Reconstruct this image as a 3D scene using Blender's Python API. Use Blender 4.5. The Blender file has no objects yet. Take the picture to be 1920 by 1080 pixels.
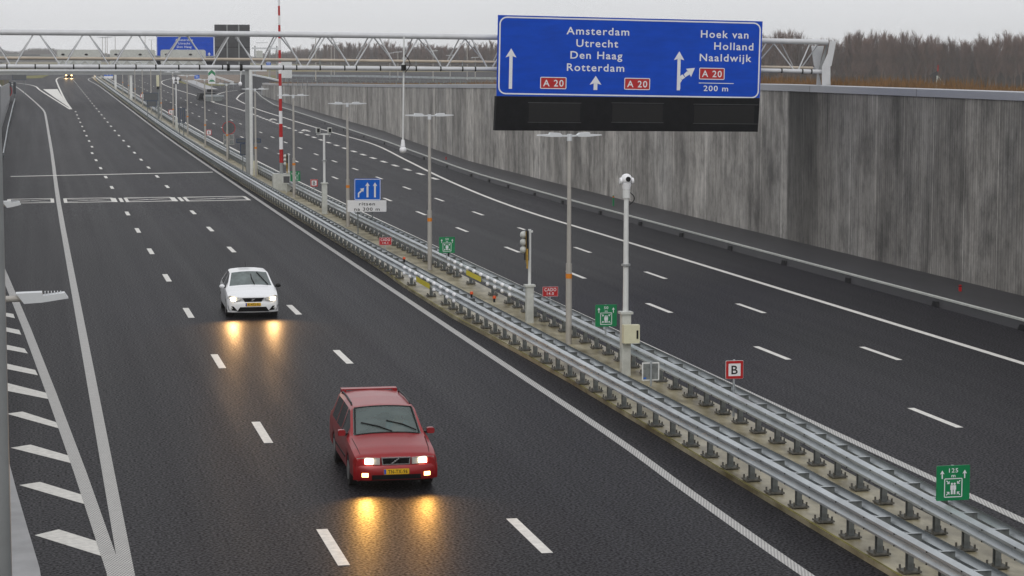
import bpy, math, random
from mathutils import Vector, Matrix
random.seed(7)
R_ = math.radians
scene = bpy.context.scene
COL = scene.collection
# ------------------------------------------------------------------ camera maths
CF, PIT, ROLL, YAW, CH = 4147.9, 0.1031, 0.001, 0.2127, 8.3466
FW = Vector((math.sin(YAW)*math.cos(PIT), math.cos(YAW)*math.cos(PIT), -math.sin(PIT)))
r0 = Vector((math.cos(YAW), -math.sin(YAW), 0)); u0 = r0.cross(FW)
RR = r0*math.cos(ROLL)+u0*math.sin(ROLL); UU = -r0*math.sin(ROLL)+u0*math.cos(ROLL)
def zr(y):                                   # the road climbs gently out of the cutting
    t = max(0.0, y-100.75); k = 3.3774e-5; c = .01103; tm = c/(2*k)
    return k*t*t if t < tm else k*tm*tm+c*(t-tm)
def ray(px, py): return FW*CF+RR*(px-960)-UU*(py-540)
def at(px, py, Y):                           # survey point at a known distance along the road
    d = ray(px, py); d = d/d.y
    return Vector((d.x*Y, Y, CH+d.z*Y))
def onroad(px, py, dz=0.0):
    d = ray(px, py); d = d/d.y
    g = lambda Y: CH+d.z*Y-zr(Y)-dz
    Y = 5.0
    while Y < 3000 and g(Y) > 0: Y += 2
    a, b = Y-2, Y
    for _ in range(26):
        m = (a+b)/2
        if g(m) > 0: a = m
        else: b = m
    return Vector((d.x*a, a, zr(a)+dz))
def lerp(a, b, t): return a+(b-a)*t
def interp(tab, y):
    if y <= tab[0][0]: return tab[0][1]
    for (a, va), (b, vb) in zip(tab, tab[1:]):
        if y <= b: return lerp(va, vb, (y-a)/(b-a))
    return tab[-1][1]
# ------------------------------------------------------------------ materials
def mat(name, col, rough=.6, metal=0.0, var=0.0, scale=8.0, stretch=(1,1,1), bump=0.0, bscale=60, emit=None, es=0, col2=None, alpha=None, spec=None, coat=0):
    m = bpy.data.materials.new(name); m.use_nodes = True
    nt = m.node_tree; b = nt.nodes['Principled BSDF']
    b.inputs['Roughness'].default_value = rough; b.inputs['Metallic'].default_value = metal
    if spec is not None: b.inputs['Specular IOR Level'].default_value = spec
    if coat: b.inputs['Coat Weight'].default_value = coat; b.inputs['Coat Roughness'].default_value = .08
    tc = nt.nodes.new('ShaderNodeTexCoord'); mp = nt.nodes.new('ShaderNodeMapping')
    mp.inputs['Scale'].default_value = stretch
    nt.links.new(tc.outputs['Object'], mp.inputs['Vector'])
    no = nt.nodes.new('ShaderNodeTexNoise'); no.inputs['Scale'].default_value = scale
    no.inputs['Detail'].default_value = 5; no.inputs['Roughness'].default_value = .62
    nt.links.new(mp.outputs[0], no.inputs['Vector'])
    cr = nt.nodes.new('ShaderNodeValToRGB')
    v = var if var else .05
    c2 = col2 or [min(1, c*(1+v)) for c in col]
    c1 = [c*(1-v) for c in col]
    cr.color_ramp.elements[0].position = .32; cr.color_ramp.elements[0].color = (*c1, 1)
    cr.color_ramp.elements[1].position = .68; cr.color_ramp.elements[1].color = (*c2, 1)
    nt.links.new(no.outputs['Fac'], cr.inputs[0]); nt.links.new(cr.outputs[0], b.inputs['Base Color'])
    if bump:
        n2 = nt.nodes.new('ShaderNodeTexNoise'); n2.inputs['Scale'].default_value = bscale; n2.inputs['Detail'].default_value = 3
        nt.links.new(tc.outputs['Object'], n2.inputs['Vector'])
        bp = nt.nodes.new('ShaderNodeBump'); bp.inputs['Strength'].default_value = bump; bp.inputs['Distance'].default_value = .01
        nt.links.new(n2.outputs['Fac'], bp.inputs['Height']); nt.links.new(bp.outputs[0], b.inputs['Normal'])
    if emit: b.inputs['Emission Color'].default_value = (*emit, 1); b.inputs['Emission Strength'].default_value = es
    return m
M = {}
M['steel'] = mat('galvanised_steel', (.40,.43,.45), .36, .35, .22, 2.2, (1,.35,1))
M['steel2'] = mat('dull_galvanised_steel', (.19,.205,.205), .5, .25, .35, 6)
M['rust'] = mat('weathered_base_steel', (.12,.115,.10), .6, .2, .4, 9)
M['gantry'] = mat('gantry_paint', (.56,.57,.59), .4, .1, .08, 2)
M['whitepaint'] = mat('mast_white_paint', (.66,.67,.66), .4, 0, .06, 4)
M['lampgrey'] = mat('lamp_pole_grey', (.40,.38,.35), .5, .1, .08, 3)
M['lamphead'] = mat('lamp_head_grey', (.62,.64,.66), .4, .1, .05, 3)
M['tan'] = mat('cable_duct_tan', (.50,.43,.35), .6, 0, .12, 1.2)
M['black'] = mat('black_plastic', (.010,.010,.011), .5, 0, .1, spec=.25)
M['matrix'] = mat('black_matrix_panel', (.006,.006,.007), .7, 0, .4, 3, spec=.12)
M['darkgrey'] = mat('dark_grey_sheet', (.075,.075,.08), .5, .1, .2, 1.5)
M['grey'] = mat('grey_sheet', (.27,.28,.28), .5, .1, .1, 2)
M['blue'] = mat('sign_blue', (.001,.058,.46), .5, 0, .12, 1.5, (.5,1,2), spec=.15)
M['blue2'] = mat('sign_light_blue', (.001,.11,.55), .5, 0, .08, 2, spec=.2)
M['green'] = mat('sign_green', (.003,.19,.065), .35, 0, .1, 3)
M['red'] = mat('sign_red', (.42,.006,.008), .4, 0, .1, 3)
M['white'] = mat('sign_white', (.75,.75,.76), .4, 0, .04, 3)
M['letter'] = mat('sign_lettering_white', (.72,.73,.76), .4, 0, .04, 3)
M['ink'] = mat('sign_black_lettering', (.010,.010,.010), .6, 0, .1, spec=.2)
M['rimblue'] = mat('dark_blue_edge', (.02,.045,.10), .5, 0, .1)
M['backgrey'] = mat('dull_sign_back', (.085,.09,.095), .6, 0, .2)
M['cream'] = mat('cream_cabinet', (.60,.58,.42), .5, 0, .06, 3)
M['boxgrey'] = mat('painted_cabinet_grey', (.48,.49,.46), .5, 0, .12, 4)
M['orange'] = mat('orange_band', (.62,.20,.01), .5, 0, .1)
M['amber'] = mat('weathered_amber', (.38,.23,.03), .6, 0, .2)
M['yellow'] = mat('yellow_label', (.62,.52,.02), .5, 0, .05)
M['whiteplastic'] = mat('white_plastic', (.80,.80,.82), .35, 0, .05)
M['slab'] = mat('median_concrete', (.20,.155,.06), .36, 0, .45, 1.9, (1,.45,1), .5, 30, col2=(.45,.40,.27))
M['conc'] = mat('pale_concrete', (.33,.33,.34), .6, 0, .18, .9, (1,1,1), .3, 20)
M['barrierconc'] = mat('dark_barrier_concrete', (.022,.021,.024), .55, 0, .25, 1.5, (1,.2,1))
M['coping'] = mat('steel_coping', (.36,.37,.40), .4, .2, .10, .35, (1,.3,1))
M['roadwhite'] = mat('road_paint', (.66,.64,.60), .5, 0, .16, 7, (1,1,1), .3, 40)
M['tyre'] = mat('tyre_rubber', (.015,.015,.016), .7, 0, .2)
M['rim'] = mat('alloy_rim', (.30,.30,.31), .35, .6, .1)
M['redcar'] = mat('dark_red_car_paint', (.27,.008,.011), .34, .2, .08, 2, coat=.22)
M['whitecar'] = mat('white_car_paint', (.82,.83,.85), .25, 0, .02, 2, coat=.5)
M['darkcar'] = mat('brown_car_paint', (.06,.03,.02), .3, .2, .1, 2)
M['glass'] = mat('tinted_window_glass', (.095,.120,.118), .10, 0, .35, 2.2, spec=.8)
M['sideglass'] = mat('dark_side_glass', (.012,.014,.015), .08, 0, .2, 2, spec=.6)
M['lens'] = mat('headlamp_lens', (.42,.42,.40), .15, 0, .15, 9, spec=.7)
M['lampon'] = mat('lit_headlamp', (.9,.85,.7), .3, 0, 0, emit=(1,.83,.55), es=9)
M['fogon'] = mat('lit_fog_lamp', (.9,.7,.4), .3, 0, 0, emit=(1,.62,.22), es=7)
M['faron'] = mat('lit_far_headlamp', (.9,.7,.4), .3, 0, 0, emit=(1,.60,.22), es=6)
M['warnlamp'] = mat('orange_warning_lens', (.75,.10,.02), .3, 0, .1)
M['plate'] = mat('yellow_number_plate', (.68,.40,.01), .4, 0, .04)
M['euro'] = mat('plate_blue_strip', (.01,.06,.45), .4, 0, .04)
M['chrome'] = mat('bright_trim', (.60,.60,.60), .2, .8, .05)
M['grille'] = mat('black_grille', (.005,.005,.006), .6, 0, .1, spec=.12)
M['bark'] = mat('winter_bark', (.115,.080,.068), .9, 0, .4, .35)
M['twig'] = mat('winter_twigs', (.15,.097,.083), .9, 0, .45, .25)
M['wood'] = mat('far_wood_mass', (.075,.062,.060), .95, 0, .4, .25, (1,1,.3))
M['reed'] = mat('dry_reed', (.26,.135,.05), .9, 0, .0, 2.5, col2=(.12,.08,.045))
M['bush'] = mat('bare_bush', (.055,.045,.035), .9, 0, .4, 3)
M['seat'] = mat('dark_seat_fabric', (.03,.03,.035), .9, 0, .2, 8)
M['smoke'] = None
# glass one can look through into the red car
def clear_glass(name, tint):
    m = bpy.data.materials.new(name); m.use_nodes = True; nt = m.node_tree; nt.nodes.clear()
    o = nt.nodes.new('ShaderNodeOutputMaterial'); mx = nt.nodes.new('ShaderNodeMixShader')
    tr = nt.nodes.new('ShaderNodeBsdfTransparent'); tr.inputs[0].default_value = (*tint, 1)
    pr = nt.nodes.new('ShaderNodeBsdfPrincipled'); pr.inputs['Base Color'].default_value = (.17,.21,.205,1); pr.inputs['Roughness'].default_value = .12
    no = nt.nodes.new('ShaderNodeTexNoise'); no.inputs['Scale'].default_value = 3.0
    mr = nt.nodes.new('ShaderNodeMapRange'); mr.inputs[3].default_value = .42; mr.inputs[4].default_value = .72
    nt.links.new(no.outputs['Fac'], mr.inputs[0]); nt.links.new(mr.outputs[0], mx.inputs[0])
    nt.links.new(tr.outputs[0], mx.inputs[1]); nt.links.new(pr.outputs[0], mx.inputs[2]); nt.links.new(mx.outputs[0], o.inputs[0])
    return m
M['windscreen'] = clear_glass('windscreen_glass', (.55,.68,.66))

def asphalt(name, base):
    m = bpy.data.materials.new(name); m.use_nodes = True; nt = m.node_tree; b = nt.nodes['Principled BSDF']
    tc = nt.nodes.new('ShaderNodeTexCoord')
    def noise(sc, det, st=(1,1,1)):
        mp = nt.nodes.new('ShaderNodeMapping'); mp.inputs['Scale'].default_value = st
        n = nt.nodes.new('ShaderNodeTexNoise'); n.inputs['Scale'].default_value = sc; n.inputs['Detail'].default_value = det
        nt.links.new(tc.outputs['Object'], mp.inputs[0]); nt.links.new(mp.outputs[0], n.inputs['Vector']); return n
    big = noise(.35, 4, (1,.12,1)); fine = noise(19, 6); mid = noise(3, 5, (1,.25,1)); track = noise(1.3, 3, (1,.008,1)); patch = noise(.11, 6, (1,.35,1))
    def mix(a, bb, f, mode='MULTIPLY'):
        x = nt.nodes.new('ShaderNodeMix'); x.data_type = 'RGBA'; x.blend_type = mode; x.inputs[0].default_value = f
        nt.links.new(a, x.inputs[6]); nt.links.new(bb, x.inputs[7]); return x.outputs[2]
    def ramp(n, p0, c0, p1, c1):
        r = nt.nodes.new('ShaderNodeValToRGB'); e = r.color_ramp.elements
        e[0].position = p0; e[0].color = (*c0,1); e[1].position = p1; e[1].color = (*c1,1)
        nt.links.new(n.outputs['Fac'], r.inputs[0]); return r.outputs[0]
    g3 = lambda v: (v,v,v)
    c = ramp(big, .3, [x*.85 for x in base], .7, [x*1.15 for x in base])
    c = mix(c, ramp(fine, .36, g3(.15), .66, g3(2.1)), .9)
    c = mix(c, ramp(mid, .3, g3(.86), .7, g3(1.08)), .8)
    c = mix(c, ramp(track, .35, g3(.88), .65, g3(1.12)), .7)
    c = mix(c, ramp(patch, .40, g3(.80), .62, g3(1.15)), .8)
    vo = nt.nodes.new('ShaderNodeTexVoronoi'); vo.inputs['Scale'].default_value = .9; nt.links.new(tc.outputs['Object'], vo.inputs['Vector'])
    sp = nt.nodes.new('ShaderNodeValToRGB'); e = sp.color_ramp.elements; e[0].position = .012; e[0].color = (9,9,9,1); e[1].position = .03; e[1].color = (1,1,1,1)
    nt.links.new(vo.outputs['Distance'], sp.inputs[0]); c = mix(c, sp.outputs[0], .35)
    nt.links.new(c, b.inputs['Base Color'])
    rr = nt.nodes.new('ShaderNodeMapRange'); rr.inputs[1].default_value = .35; rr.inputs[2].default_value = .65; rr.inputs[3].default_value = .46; rr.inputs[4].default_value = .52
    nt.links.new(track.outputs['Fac'], rr.inputs[0]); nt.links.new(rr.outputs[0], b.inputs['Roughness'])
    b.inputs['Specular IOR Level'].default_value = .13
    bp = nt.nodes.new('ShaderNodeBump'); bp.inputs['Strength'].default_value = .5; bp.inputs['Distance'].default_value = .008
    nt.links.new(fine.outputs['Fac'], bp.inputs['Height']); nt.links.new(bp.outputs[0], b.inputs['Normal'])
    # open-pored aggregate: part of the surface is film-wet and glossy, the rest matt
    df = nt.nodes.new('ShaderNodeBsdfDiffuse'); nt.links.new(c, df.inputs['Color']); nt.links.new(bp.outputs[0], df.inputs['Normal'])
    wet = nt.nodes.new('ShaderNodeMapRange'); wet.inputs[1].default_value = .36; wet.inputs[2].default_value = .64; wet.inputs[3].default_value = .30; wet.inputs[4].default_value = .98
    nt.links.new(fine.outputs['Fac'], wet.inputs[0]); ms_ = nt.nodes.new('ShaderNodeMixShader')
    nt.links.new(wet.outputs[0], ms_.inputs[0]); nt.links.new(df.outputs[0], ms_.inputs[1]); nt.links.new(b.outputs[0], ms_.inputs[2])
    nt.links.new(ms_.outputs[0], nt.nodes['Material Output'].inputs['Surface'])
    return m
M['asphalt'] = asphalt('wet_asphalt', (.0180,.0168,.0200))

def ribbed_paint():
    m = mat('ribbed_road_paint', (.60,.585,.56), .5, 0, .08, 5)
    nt = m.node_tree; b = nt.nodes['Principled BSDF']; src = b.inputs['Base Color'].links[0].from_socket
    tc = nt.nodes.new('ShaderNodeTexCoord'); mp = nt.nodes.new('ShaderNodeMapping'); mp.inputs['Scale'].default_value = (1,1,0)
    br = nt.nodes.new('ShaderNodeTexBrick'); br.offset = .5
    br.inputs['Scale'].default_value = 1; br.inputs['Brick Width'].default_value = .055; br.inputs['Row Height'].default_value = .085
    br.inputs['Mortar Size'].default_value = .013; br.inputs['Mortar Smooth'].default_value = .2
    br.inputs['Color1'].default_value = (1,1,1,1); br.inputs['Color2'].default_value = (.93,.93,.93,1); br.inputs['Mortar'].default_value = (.16,.16,.17,1)
    nt.links.new(tc.outputs['Object'], mp.inputs[0]); nt.links.new(mp.outputs[0], br.inputs['Vector'])
    x = nt.nodes.new('ShaderNodeMix'); x.data_type = 'RGBA'; x.blend_type = 'MULTIPLY'; x.inputs[0].default_value = .75
    nt.links.new(src, x.inputs[6]); nt.links.new(br.outputs['Color'], x.inputs[7]); nt.links.new(x.outputs[2], b.inputs['Base Color'])
    return m
M['ribbed'] = ribbed_paint()

def wall_material():
    m = bpy.data.materials.new('stained_ribbed_concrete'); m.use_nodes = True; nt = m.node_tree; b = nt.nodes['Principled BSDF']
    b.inputs['Roughness'].default_value = .75
    tc = nt.nodes.new('ShaderNodeTexCoord')
    sp = nt.nodes.new('ShaderNodeSeparateXYZ'); nt.links.new(tc.outputs['Object'], sp.inputs[0])
    def noise(sc, det, st, rough=.6):
        mp = nt.nodes.new('ShaderNodeMapping'); mp.inputs['Scale'].default_value = st
        n = nt.nodes.new('ShaderNodeTexNoise'); n.inputs['Scale'].default_value = sc; n.inputs['Detail'].default_value = det; n.inputs['Roughness'].default_value = rough
        nt.links.new(tc.outputs['Object'], mp.inputs[0]); nt.links.new(mp.outputs[0], n.inputs['Vector']); return n
    def ramp(sock, stops):
        r = nt.nodes.new('ShaderNodeValToRGB'); e = r.color_ramp.elements
        while len(e) < len(stops): e.new(.5)
        for k, (p, c) in enumerate(stops): e[k].position = p; e[k].color = (c[0],c[1],c[2],1) if not isinstance(c, float) else (c,c,c,1)
        nt.links.new(sock, r.inputs[0]); return r.outputs[0]
    def mul(a, bb, f=1.0, mode='MULTIPLY'):
        x = nt.nodes.new('ShaderNodeMix'); x.data_type = 'RGBA'; x.blend_type = mode; x.inputs[0].default_value = f
        nt.links.new(a, x.inputs[6]); nt.links.new(bb, x.inputs[7]); return x.outputs[2]
    base = ramp(noise(.5, 6, (1,.5,.25)).outputs['Fac'], [(.3,(.38,.355,.325)),(.5,(.56,.53,.49)),(.72,(.74,.71,.67))])
    streak = ramp(noise(1.0, 6, (1,1.3,.07), .7).outputs['Fac'], [(.33,.38),(.47,.85),(.62,1.0)])
    streak2 = ramp(noise(1.0, 4, (1,5.0,.10), .75).outputs['Fac'], [(.30,.50),(.5,.95),(.7,1.0)])
    blot = ramp(noise(.9, 8, (1,.75,.45), .72).outputs['Fac'], [(.36,.45),(.48,.85),(.60,1.12)])
    blot2 = ramp(noise(2.6, 6, (1,.9,.5), .75).outputs['Fac'], [(.36,.60),(.55,1.0)])
    c = mul(base, streak, .75); c = mul(c, streak2, .7); c = mul(c, blot, .85); c = mul(c, blot2, .8)
    lite = ramp(noise(1.0, 5, (1,2.6,.09), .7).outputs['Fac'], [(.62,0.0),(.76,1.0)])
    add = nt.nodes.new('ShaderNodeMix'); add.data_type = 'RGBA'; add.inputs[7].default_value = (.44,.43,.43,1)
    nt.links.new(lite, add.inputs[0]); nt.links.new(c, add.inputs[6]); c = add.outputs[2]
    # fine vertical ribs, their groove shade put into the colour as stripes
    rb = nt.nodes.new('ShaderNodeMath'); rb.operation = 'MULTIPLY'; rb.inputs[1].default_value = 2*math.pi/.21
    nt.links.new(sp.outputs['Y'], rb.inputs[0])
    sn = nt.nodes.new('ShaderNodeMath'); sn.operation = 'SINE'; nt.links.new(rb.outputs[0], sn.inputs[0])
    rbc = nt.nodes.new('ShaderNodeMapRange'); rbc.inputs[1].default_value = -1; rbc.inputs[2].default_value = 1; rbc.inputs[3].default_value = .80; rbc.inputs[4].default_value = 1.05
    nt.links.new(sn.outputs[0], rbc.inputs[0]); c = mul(c, rbc.outputs[0], .9)
    # panel to panel tone and the long wet, algae-dark panels nearest the camera
    pn = nt.nodes.new('ShaderNodeMath'); pn.operation = 'DIVIDE'; pn.inputs[1].default_value = 2.9; nt.links.new(sp.outputs['Y'], pn.inputs[0])
    fl = nt.nodes.new('ShaderNodeMath'); fl.operation = 'FLOOR'; nt.links.new(pn.outputs[0], fl.inputs[0])
    wn = nt.nodes.new('ShaderNodeTexWhiteNoise'); wn.noise_dimensions = '1D'; nt.links.new(fl.outputs[0], wn.inputs['W'])
    pr = nt.nodes.new('ShaderNodeMapRange'); pr.inputs[3].default_value = .66; pr.inputs[4].default_value = 1.14; nt.links.new(wn.outputs['Value'], pr.inputs[0])
    c = mul(c, pr.outputs[0])
    fr = nt.nodes.new('ShaderNodeMath'); fr.operation = 'FRACT'; nt.links.new(pn.outputs[0], fr.inputs[0])
    jl = ramp(fr.outputs[0], [(.0,.50),(.010,.45),(.013,1.9),(.030,1.8),(.034,1.0)]); c = mul(c, jl)
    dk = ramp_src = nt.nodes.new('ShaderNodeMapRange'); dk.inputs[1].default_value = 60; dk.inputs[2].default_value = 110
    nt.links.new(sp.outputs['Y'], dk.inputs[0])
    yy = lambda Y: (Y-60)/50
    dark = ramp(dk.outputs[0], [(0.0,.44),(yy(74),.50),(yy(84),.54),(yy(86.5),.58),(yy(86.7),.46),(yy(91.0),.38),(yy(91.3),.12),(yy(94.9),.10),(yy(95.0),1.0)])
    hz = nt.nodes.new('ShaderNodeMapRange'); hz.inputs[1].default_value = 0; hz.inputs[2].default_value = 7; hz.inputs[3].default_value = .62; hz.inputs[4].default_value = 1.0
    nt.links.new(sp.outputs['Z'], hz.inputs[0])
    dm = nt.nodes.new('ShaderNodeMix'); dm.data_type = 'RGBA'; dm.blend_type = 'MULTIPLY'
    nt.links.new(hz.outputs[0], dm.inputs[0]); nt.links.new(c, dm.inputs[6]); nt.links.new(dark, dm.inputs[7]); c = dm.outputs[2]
    nt.links.new(c, b.inputs['Base Color'])
    bp = nt.nodes.new('ShaderNodeBump'); bp.inputs['Strength'].default_value = .25; bp.inputs['Distance'].default_value = .01
    nt.links.new(sn.outputs[0], bp.inputs['Height']); nt.links.new(bp.outputs[0], b.inputs['Normal'])
    return m
M['wall'] = wall_material()

def ground_material():
    m = bpy.data.materials.new('winter_ground'); m.use_nodes = True; nt = m.node_tree; b = nt.nodes['Principled BSDF']
    b.inputs['Roughness'].default_value = .9
    tc = nt.nodes.new('ShaderNodeTexCoord')
    n = nt.nodes.new('ShaderNodeTexNoise'); n.inputs['Scale'].default_value = .02; n.inputs['Detail'].default_value = 8
    nt.links.new(tc.outputs['Object'], n.inputs['Vector'])
    r = nt.nodes.new('ShaderNodeValToRGB'); e = r.color_ramp.elements; e.new(.5)
    for k, (p, c) in enumerate([(.38,(.10,.11,.035)),(.5,(.17,.13,.05)),(.62,(.12,.105,.085))]): e[k].position = p; e[k].color = (*c,1)
    nt.links.new(n.outputs['Fac'], r.inputs[0]); nt.links.new(r.outputs[0], b.inputs['Base Color'])
    return m
M['ground'] = ground_material()
M['grass'] = mat('olive_grass', (.15,.14,.03), .9, 0, .3, .3)
M['brick'] = mat('brown_paving', (.15,.11,.08), .8, 0, .2, .3)

# ------------------------------------------------------------------ mesh builder
class MB:
    def __init__(s): s.v = []; s.f = []; s.mi = []; s.mats = []
    def m(s, mt):
        if mt not in s.mats: s.mats.append(mt)
        return s.mats.index(mt)
    def add(s, vs, fs, mt=0):
        n = len(s.v); s.v += [Vector(v) for v in vs]
        for f in fs: s.f.append([n+i for i in f]); s.mi.append(mt)
        return s
    def box(s, x0, x1, y0, y1, z0, z1, mt=0):
        vs = [(x,y,z) for z in (z0,z1) for y in (y0,y1) for x in (x0,x1)]
        return s.add(vs, [(0,2,3,1),(4,5,7,6),(0,1,5,4),(2,6,7,3),(0,4,6,2),(1,3,7,5)], mt)
    def bar(s, a, b, w, h=None, mt=0, up=Vector((0,0,1))):
        a = Vector(a); b = Vector(b); h = h or w; d = (b-a).normalized()
        if abs(d.dot(up)) > .98: up = Vector((0,1,0))
        sx = d.cross(up).normalized()*(w/2); sz = sx.cross(d).normalized()*(h/2)
        vs = [p+i*sx+j*sz for p in (a,b) for j in (-1,1) for i in (-1,1)]
        return s.add(vs, [(0,1,3,2),(4,6,7,5),(0,4,5,1),(2,3,7,6),(0,2,6,4),(1,5,7,3)], mt)
    def cyl(s, a, b, r, r2=None, n=12, mt=0, caps=True):
        a = Vector(a); b = Vector(b); r2 = r if r2 is None else r2; d = (b-a).normalized()
        up = Vector((0,0,1)) if abs(d.z) < .95 else Vector((1,0,0))
        x = d.cross(up).normalized(); y = d.cross(x)
        vs = []
        for p, q in ((a,r),(b,r2)):
            for k in range(n):
                t = 2*math.pi*k/n; vs.append(p+x*math.cos(t)*q+y*math.sin(t)*q)
        fs = [(k,(k+1)%n,n+(k+1)%n,n+k) for k in range(n)]
        if caps: fs += [tuple(range(n))[::-1], tuple(range(n,2*n))]
        return s.add(vs, fs, mt)
    def tube(s, pts, r, n=8, mt=0):
        for a, b in zip(pts, pts[1:]): s.cyl(a, b, r, r, n, mt)
        return s
    def ball(s, c, rx, ry=None, rz=None, n=12, mt=0):
        ry = ry or rx; rz = rz or rx; c = Vector(c); m_ = max(4, n//2); vs = []; fs = []
        for i in range(m_+1):
            ph = math.pi*i/m_
            for k in range(n):
                t = 2*math.pi*k/n
                vs.append(c+Vector((rx*math.sin(ph)*math.cos(t), ry*math.sin(ph)*math.sin(t), rz*math.cos(ph))))
        for i in range(m_):
            for k in range(n): fs.append((i*n+k, (i+1)*n+k, (i+1)*n+(k+1)%n, i*n+(k+1)%n))
        return s.add(vs, fs, mt)
    def prism(s, outline, fn, d0, d1, mt=0):     # outline of (u,v); fn(u,v,d) -> point
        n = len(outline)
        vs = [fn(u,v,d0) for u,v in outline]+[fn(u,v,d1) for u,v in outline]
        fs = [tuple(range(n)), tuple(range(2*n-1,n-1,-1))]+[(k,n+k,n+(k+1)%n,(k+1)%n) for k in range(n)]
        return s.add(vs, fs, mt)
    def sheet(s, rows, mt=0):                    # grid of points
        n = len(rows[0]); vs = [p for r in rows for p in r]
        fs = [(i*n+k, i*n+k+1, (i+1)*n+k+1, (i+1)*n+k) for i in range(len(rows)-1) for k in range(n-1)]
        return s.add(vs, fs, mt)
    def build(s, name, mt, parent=None, smooth=False, local=False):
        o = None; me = bpy.data.meshes.new(name)
        off = Vector((0,0,0))
        if parent is not None and not local:
            q = parent
            while q is not None: off = off+Vector(q.location); q = q.parent
        me.from_pydata([tuple(v-off) for v in s.v], [], s.f); 
        for x in (mt if isinstance(mt, (list,tuple)) else [mt]): me.materials.append(M[x] if isinstance(x, str) else x)
        if isinstance(mt, (list,tuple)): me.polygons.foreach_set('material_index', s.mi)
        me.update()
        if smooth:
            me.polygons.foreach_set('use_smooth', [True]*len(me.polygons))
            try: me.set_sharp_from_angle(angle=R_(smooth if smooth is not True else 40))
            except Exception: pass
        o = bpy.data.objects.new(name, me); COL.objects.link(o)
        if parent is not None: o.parent = parent
        return o
def tag(o, label=None, cat=None, group=None, kind=None):
    if label: o['label'] = label
    if cat: o['category'] = cat
    if group: o['group'] = group
    if kind: o['kind'] = kind
    return o
def thing(name, label, cat, loc=(0,0,0), group=None):
    o = bpy.data.objects.new(name, None); COL.objects.link(o); o.location = loc; o.empty_display_size = .3
    return tag(o, label, cat, group)
def kids(o): return [c for c in bpy.data.objects if c.parent == o]
def dup(root, loc, label=None, group=None):
    def cp(o, par):
        c = o.copy(); COL.objects.link(c); c.parent = par
        for ch in KID[o.name]: cp(ch, c)
        return c
    KID = {}
    def walk(o):
        KID[o.name] = kids(o)
        for ch in KID[o.name]: walk(ch)
    walk(root)
    r = cp(root, None); r.location = loc
    if label: r['label'] = label
    if group: r['group'] = group
    return r
# ------------------------------------------------------------------ lettering
def text_mesh(txt, bold=.0):
    cu = bpy.data.curves.new('lettering', 'FONT'); cu.body = txt; cu.size = 1; cu.offset = min(bold,.012); cu.space_character = 1.16; cu.resolution_u = 3
    o = bpy.data.objects.new('lettering', cu); COL.objects.link(o)
    bpy.context.view_layer.update()
    dg = bpy.context.evaluated_depsgraph_get(); me = o.evaluated_get(dg).to_mesh()
    vs = [tuple(v.co) for v in me.vertices]; fs = [tuple(p.vertices) for p in me.polygons]
    o.evaluated_get(dg).to_mesh_clear(); bpy.data.objects.remove(o); bpy.data.curves.remove(cu)
    return vs, fs
def put_text(mb, txt, cx, cy, w, h, fn, bold=.012, mt=0, cap=.71):
    """centre (cx,cy), total width w, capital height h, in the plane of fn(u,v,d); v grows downwards"""
    vs, fs = text_mesh(txt, bold)
    x0 = min(v[0] for v in vs); x1 = max(v[0] for v in vs)
    sx = w/(x1-x0); sy = h/cap
    mb.add([fn(cx-w/2+(v[0]-x0)*sx, cy+h/2-v[1]*sy, .012) for v in vs], fs, mt)
def arrow_up(mb, u, v0, v1, w, hw, hh, fn, mt=0, d=.012):
    mb.add([fn(u-w/2,v1,d), fn(u+w/2,v1,d), fn(u+w/2,v0+hh*.8,d), fn(u-w/2,v0+hh*.8,d)], [(0,1,2,3)], mt)
    mb.add([fn(u,v0,d), fn(u-hw/2,v0+hh,d), fn(u,v0+hh*.8,d), fn(u+hw/2,v0+hh,d)], [(0,1,2),(0,2,3)], mt)
def rr_out(x0, y0, x1, y1, r, n=5):
    pts = []
    for cx, cy, a0 in ((x1-r,y0+r,-90),(x1-r,y1-r,0),(x0+r,y1-r,90),(x0+r,y0+r,180)):
        for k in range(n+1):
            a = R_(a0+90*k/n); pts.append((cx+r*math.cos(a), cy+r*math.sin(a)))
    return pts
def ring(mb, x0, y0, x1, y1, r, w, fn, mt=0, d=.012):
    a = rr_out(x0,y0,x1,y1,r); b = rr_out(x0+w,y0+w,x1-w,y1-w,max(.001,r-w)); n = len(a)
    mb.add([fn(u,v,d) for u,v in a]+[fn(u,v,d) for u,v in b], [(k,(k+1)%n,n+(k+1)%n,n+k) for k in range(n)], mt)
def plane_fn(tl, tr, bl, W, H):                 # affine sign plane; d lifts towards the viewer
    tl, tr, bl = Vector(tl), Vector(tr), Vector(bl); ux = (tr-tl)/W; uy = (bl-tl)/H; nn = ux.cross(uy).normalized()
    if nn.y > 0: nn = -nn
    return lambda u, v, d: tl+ux*u+uy*v+nn*d
def flat_fn(cx, y, ztop, W):                    # upright plane facing -Y with u from left edge, v downwards, metres
    return lambda u, v, d: Vector((cx-W/2+u, y-d, ztop-v))
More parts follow.
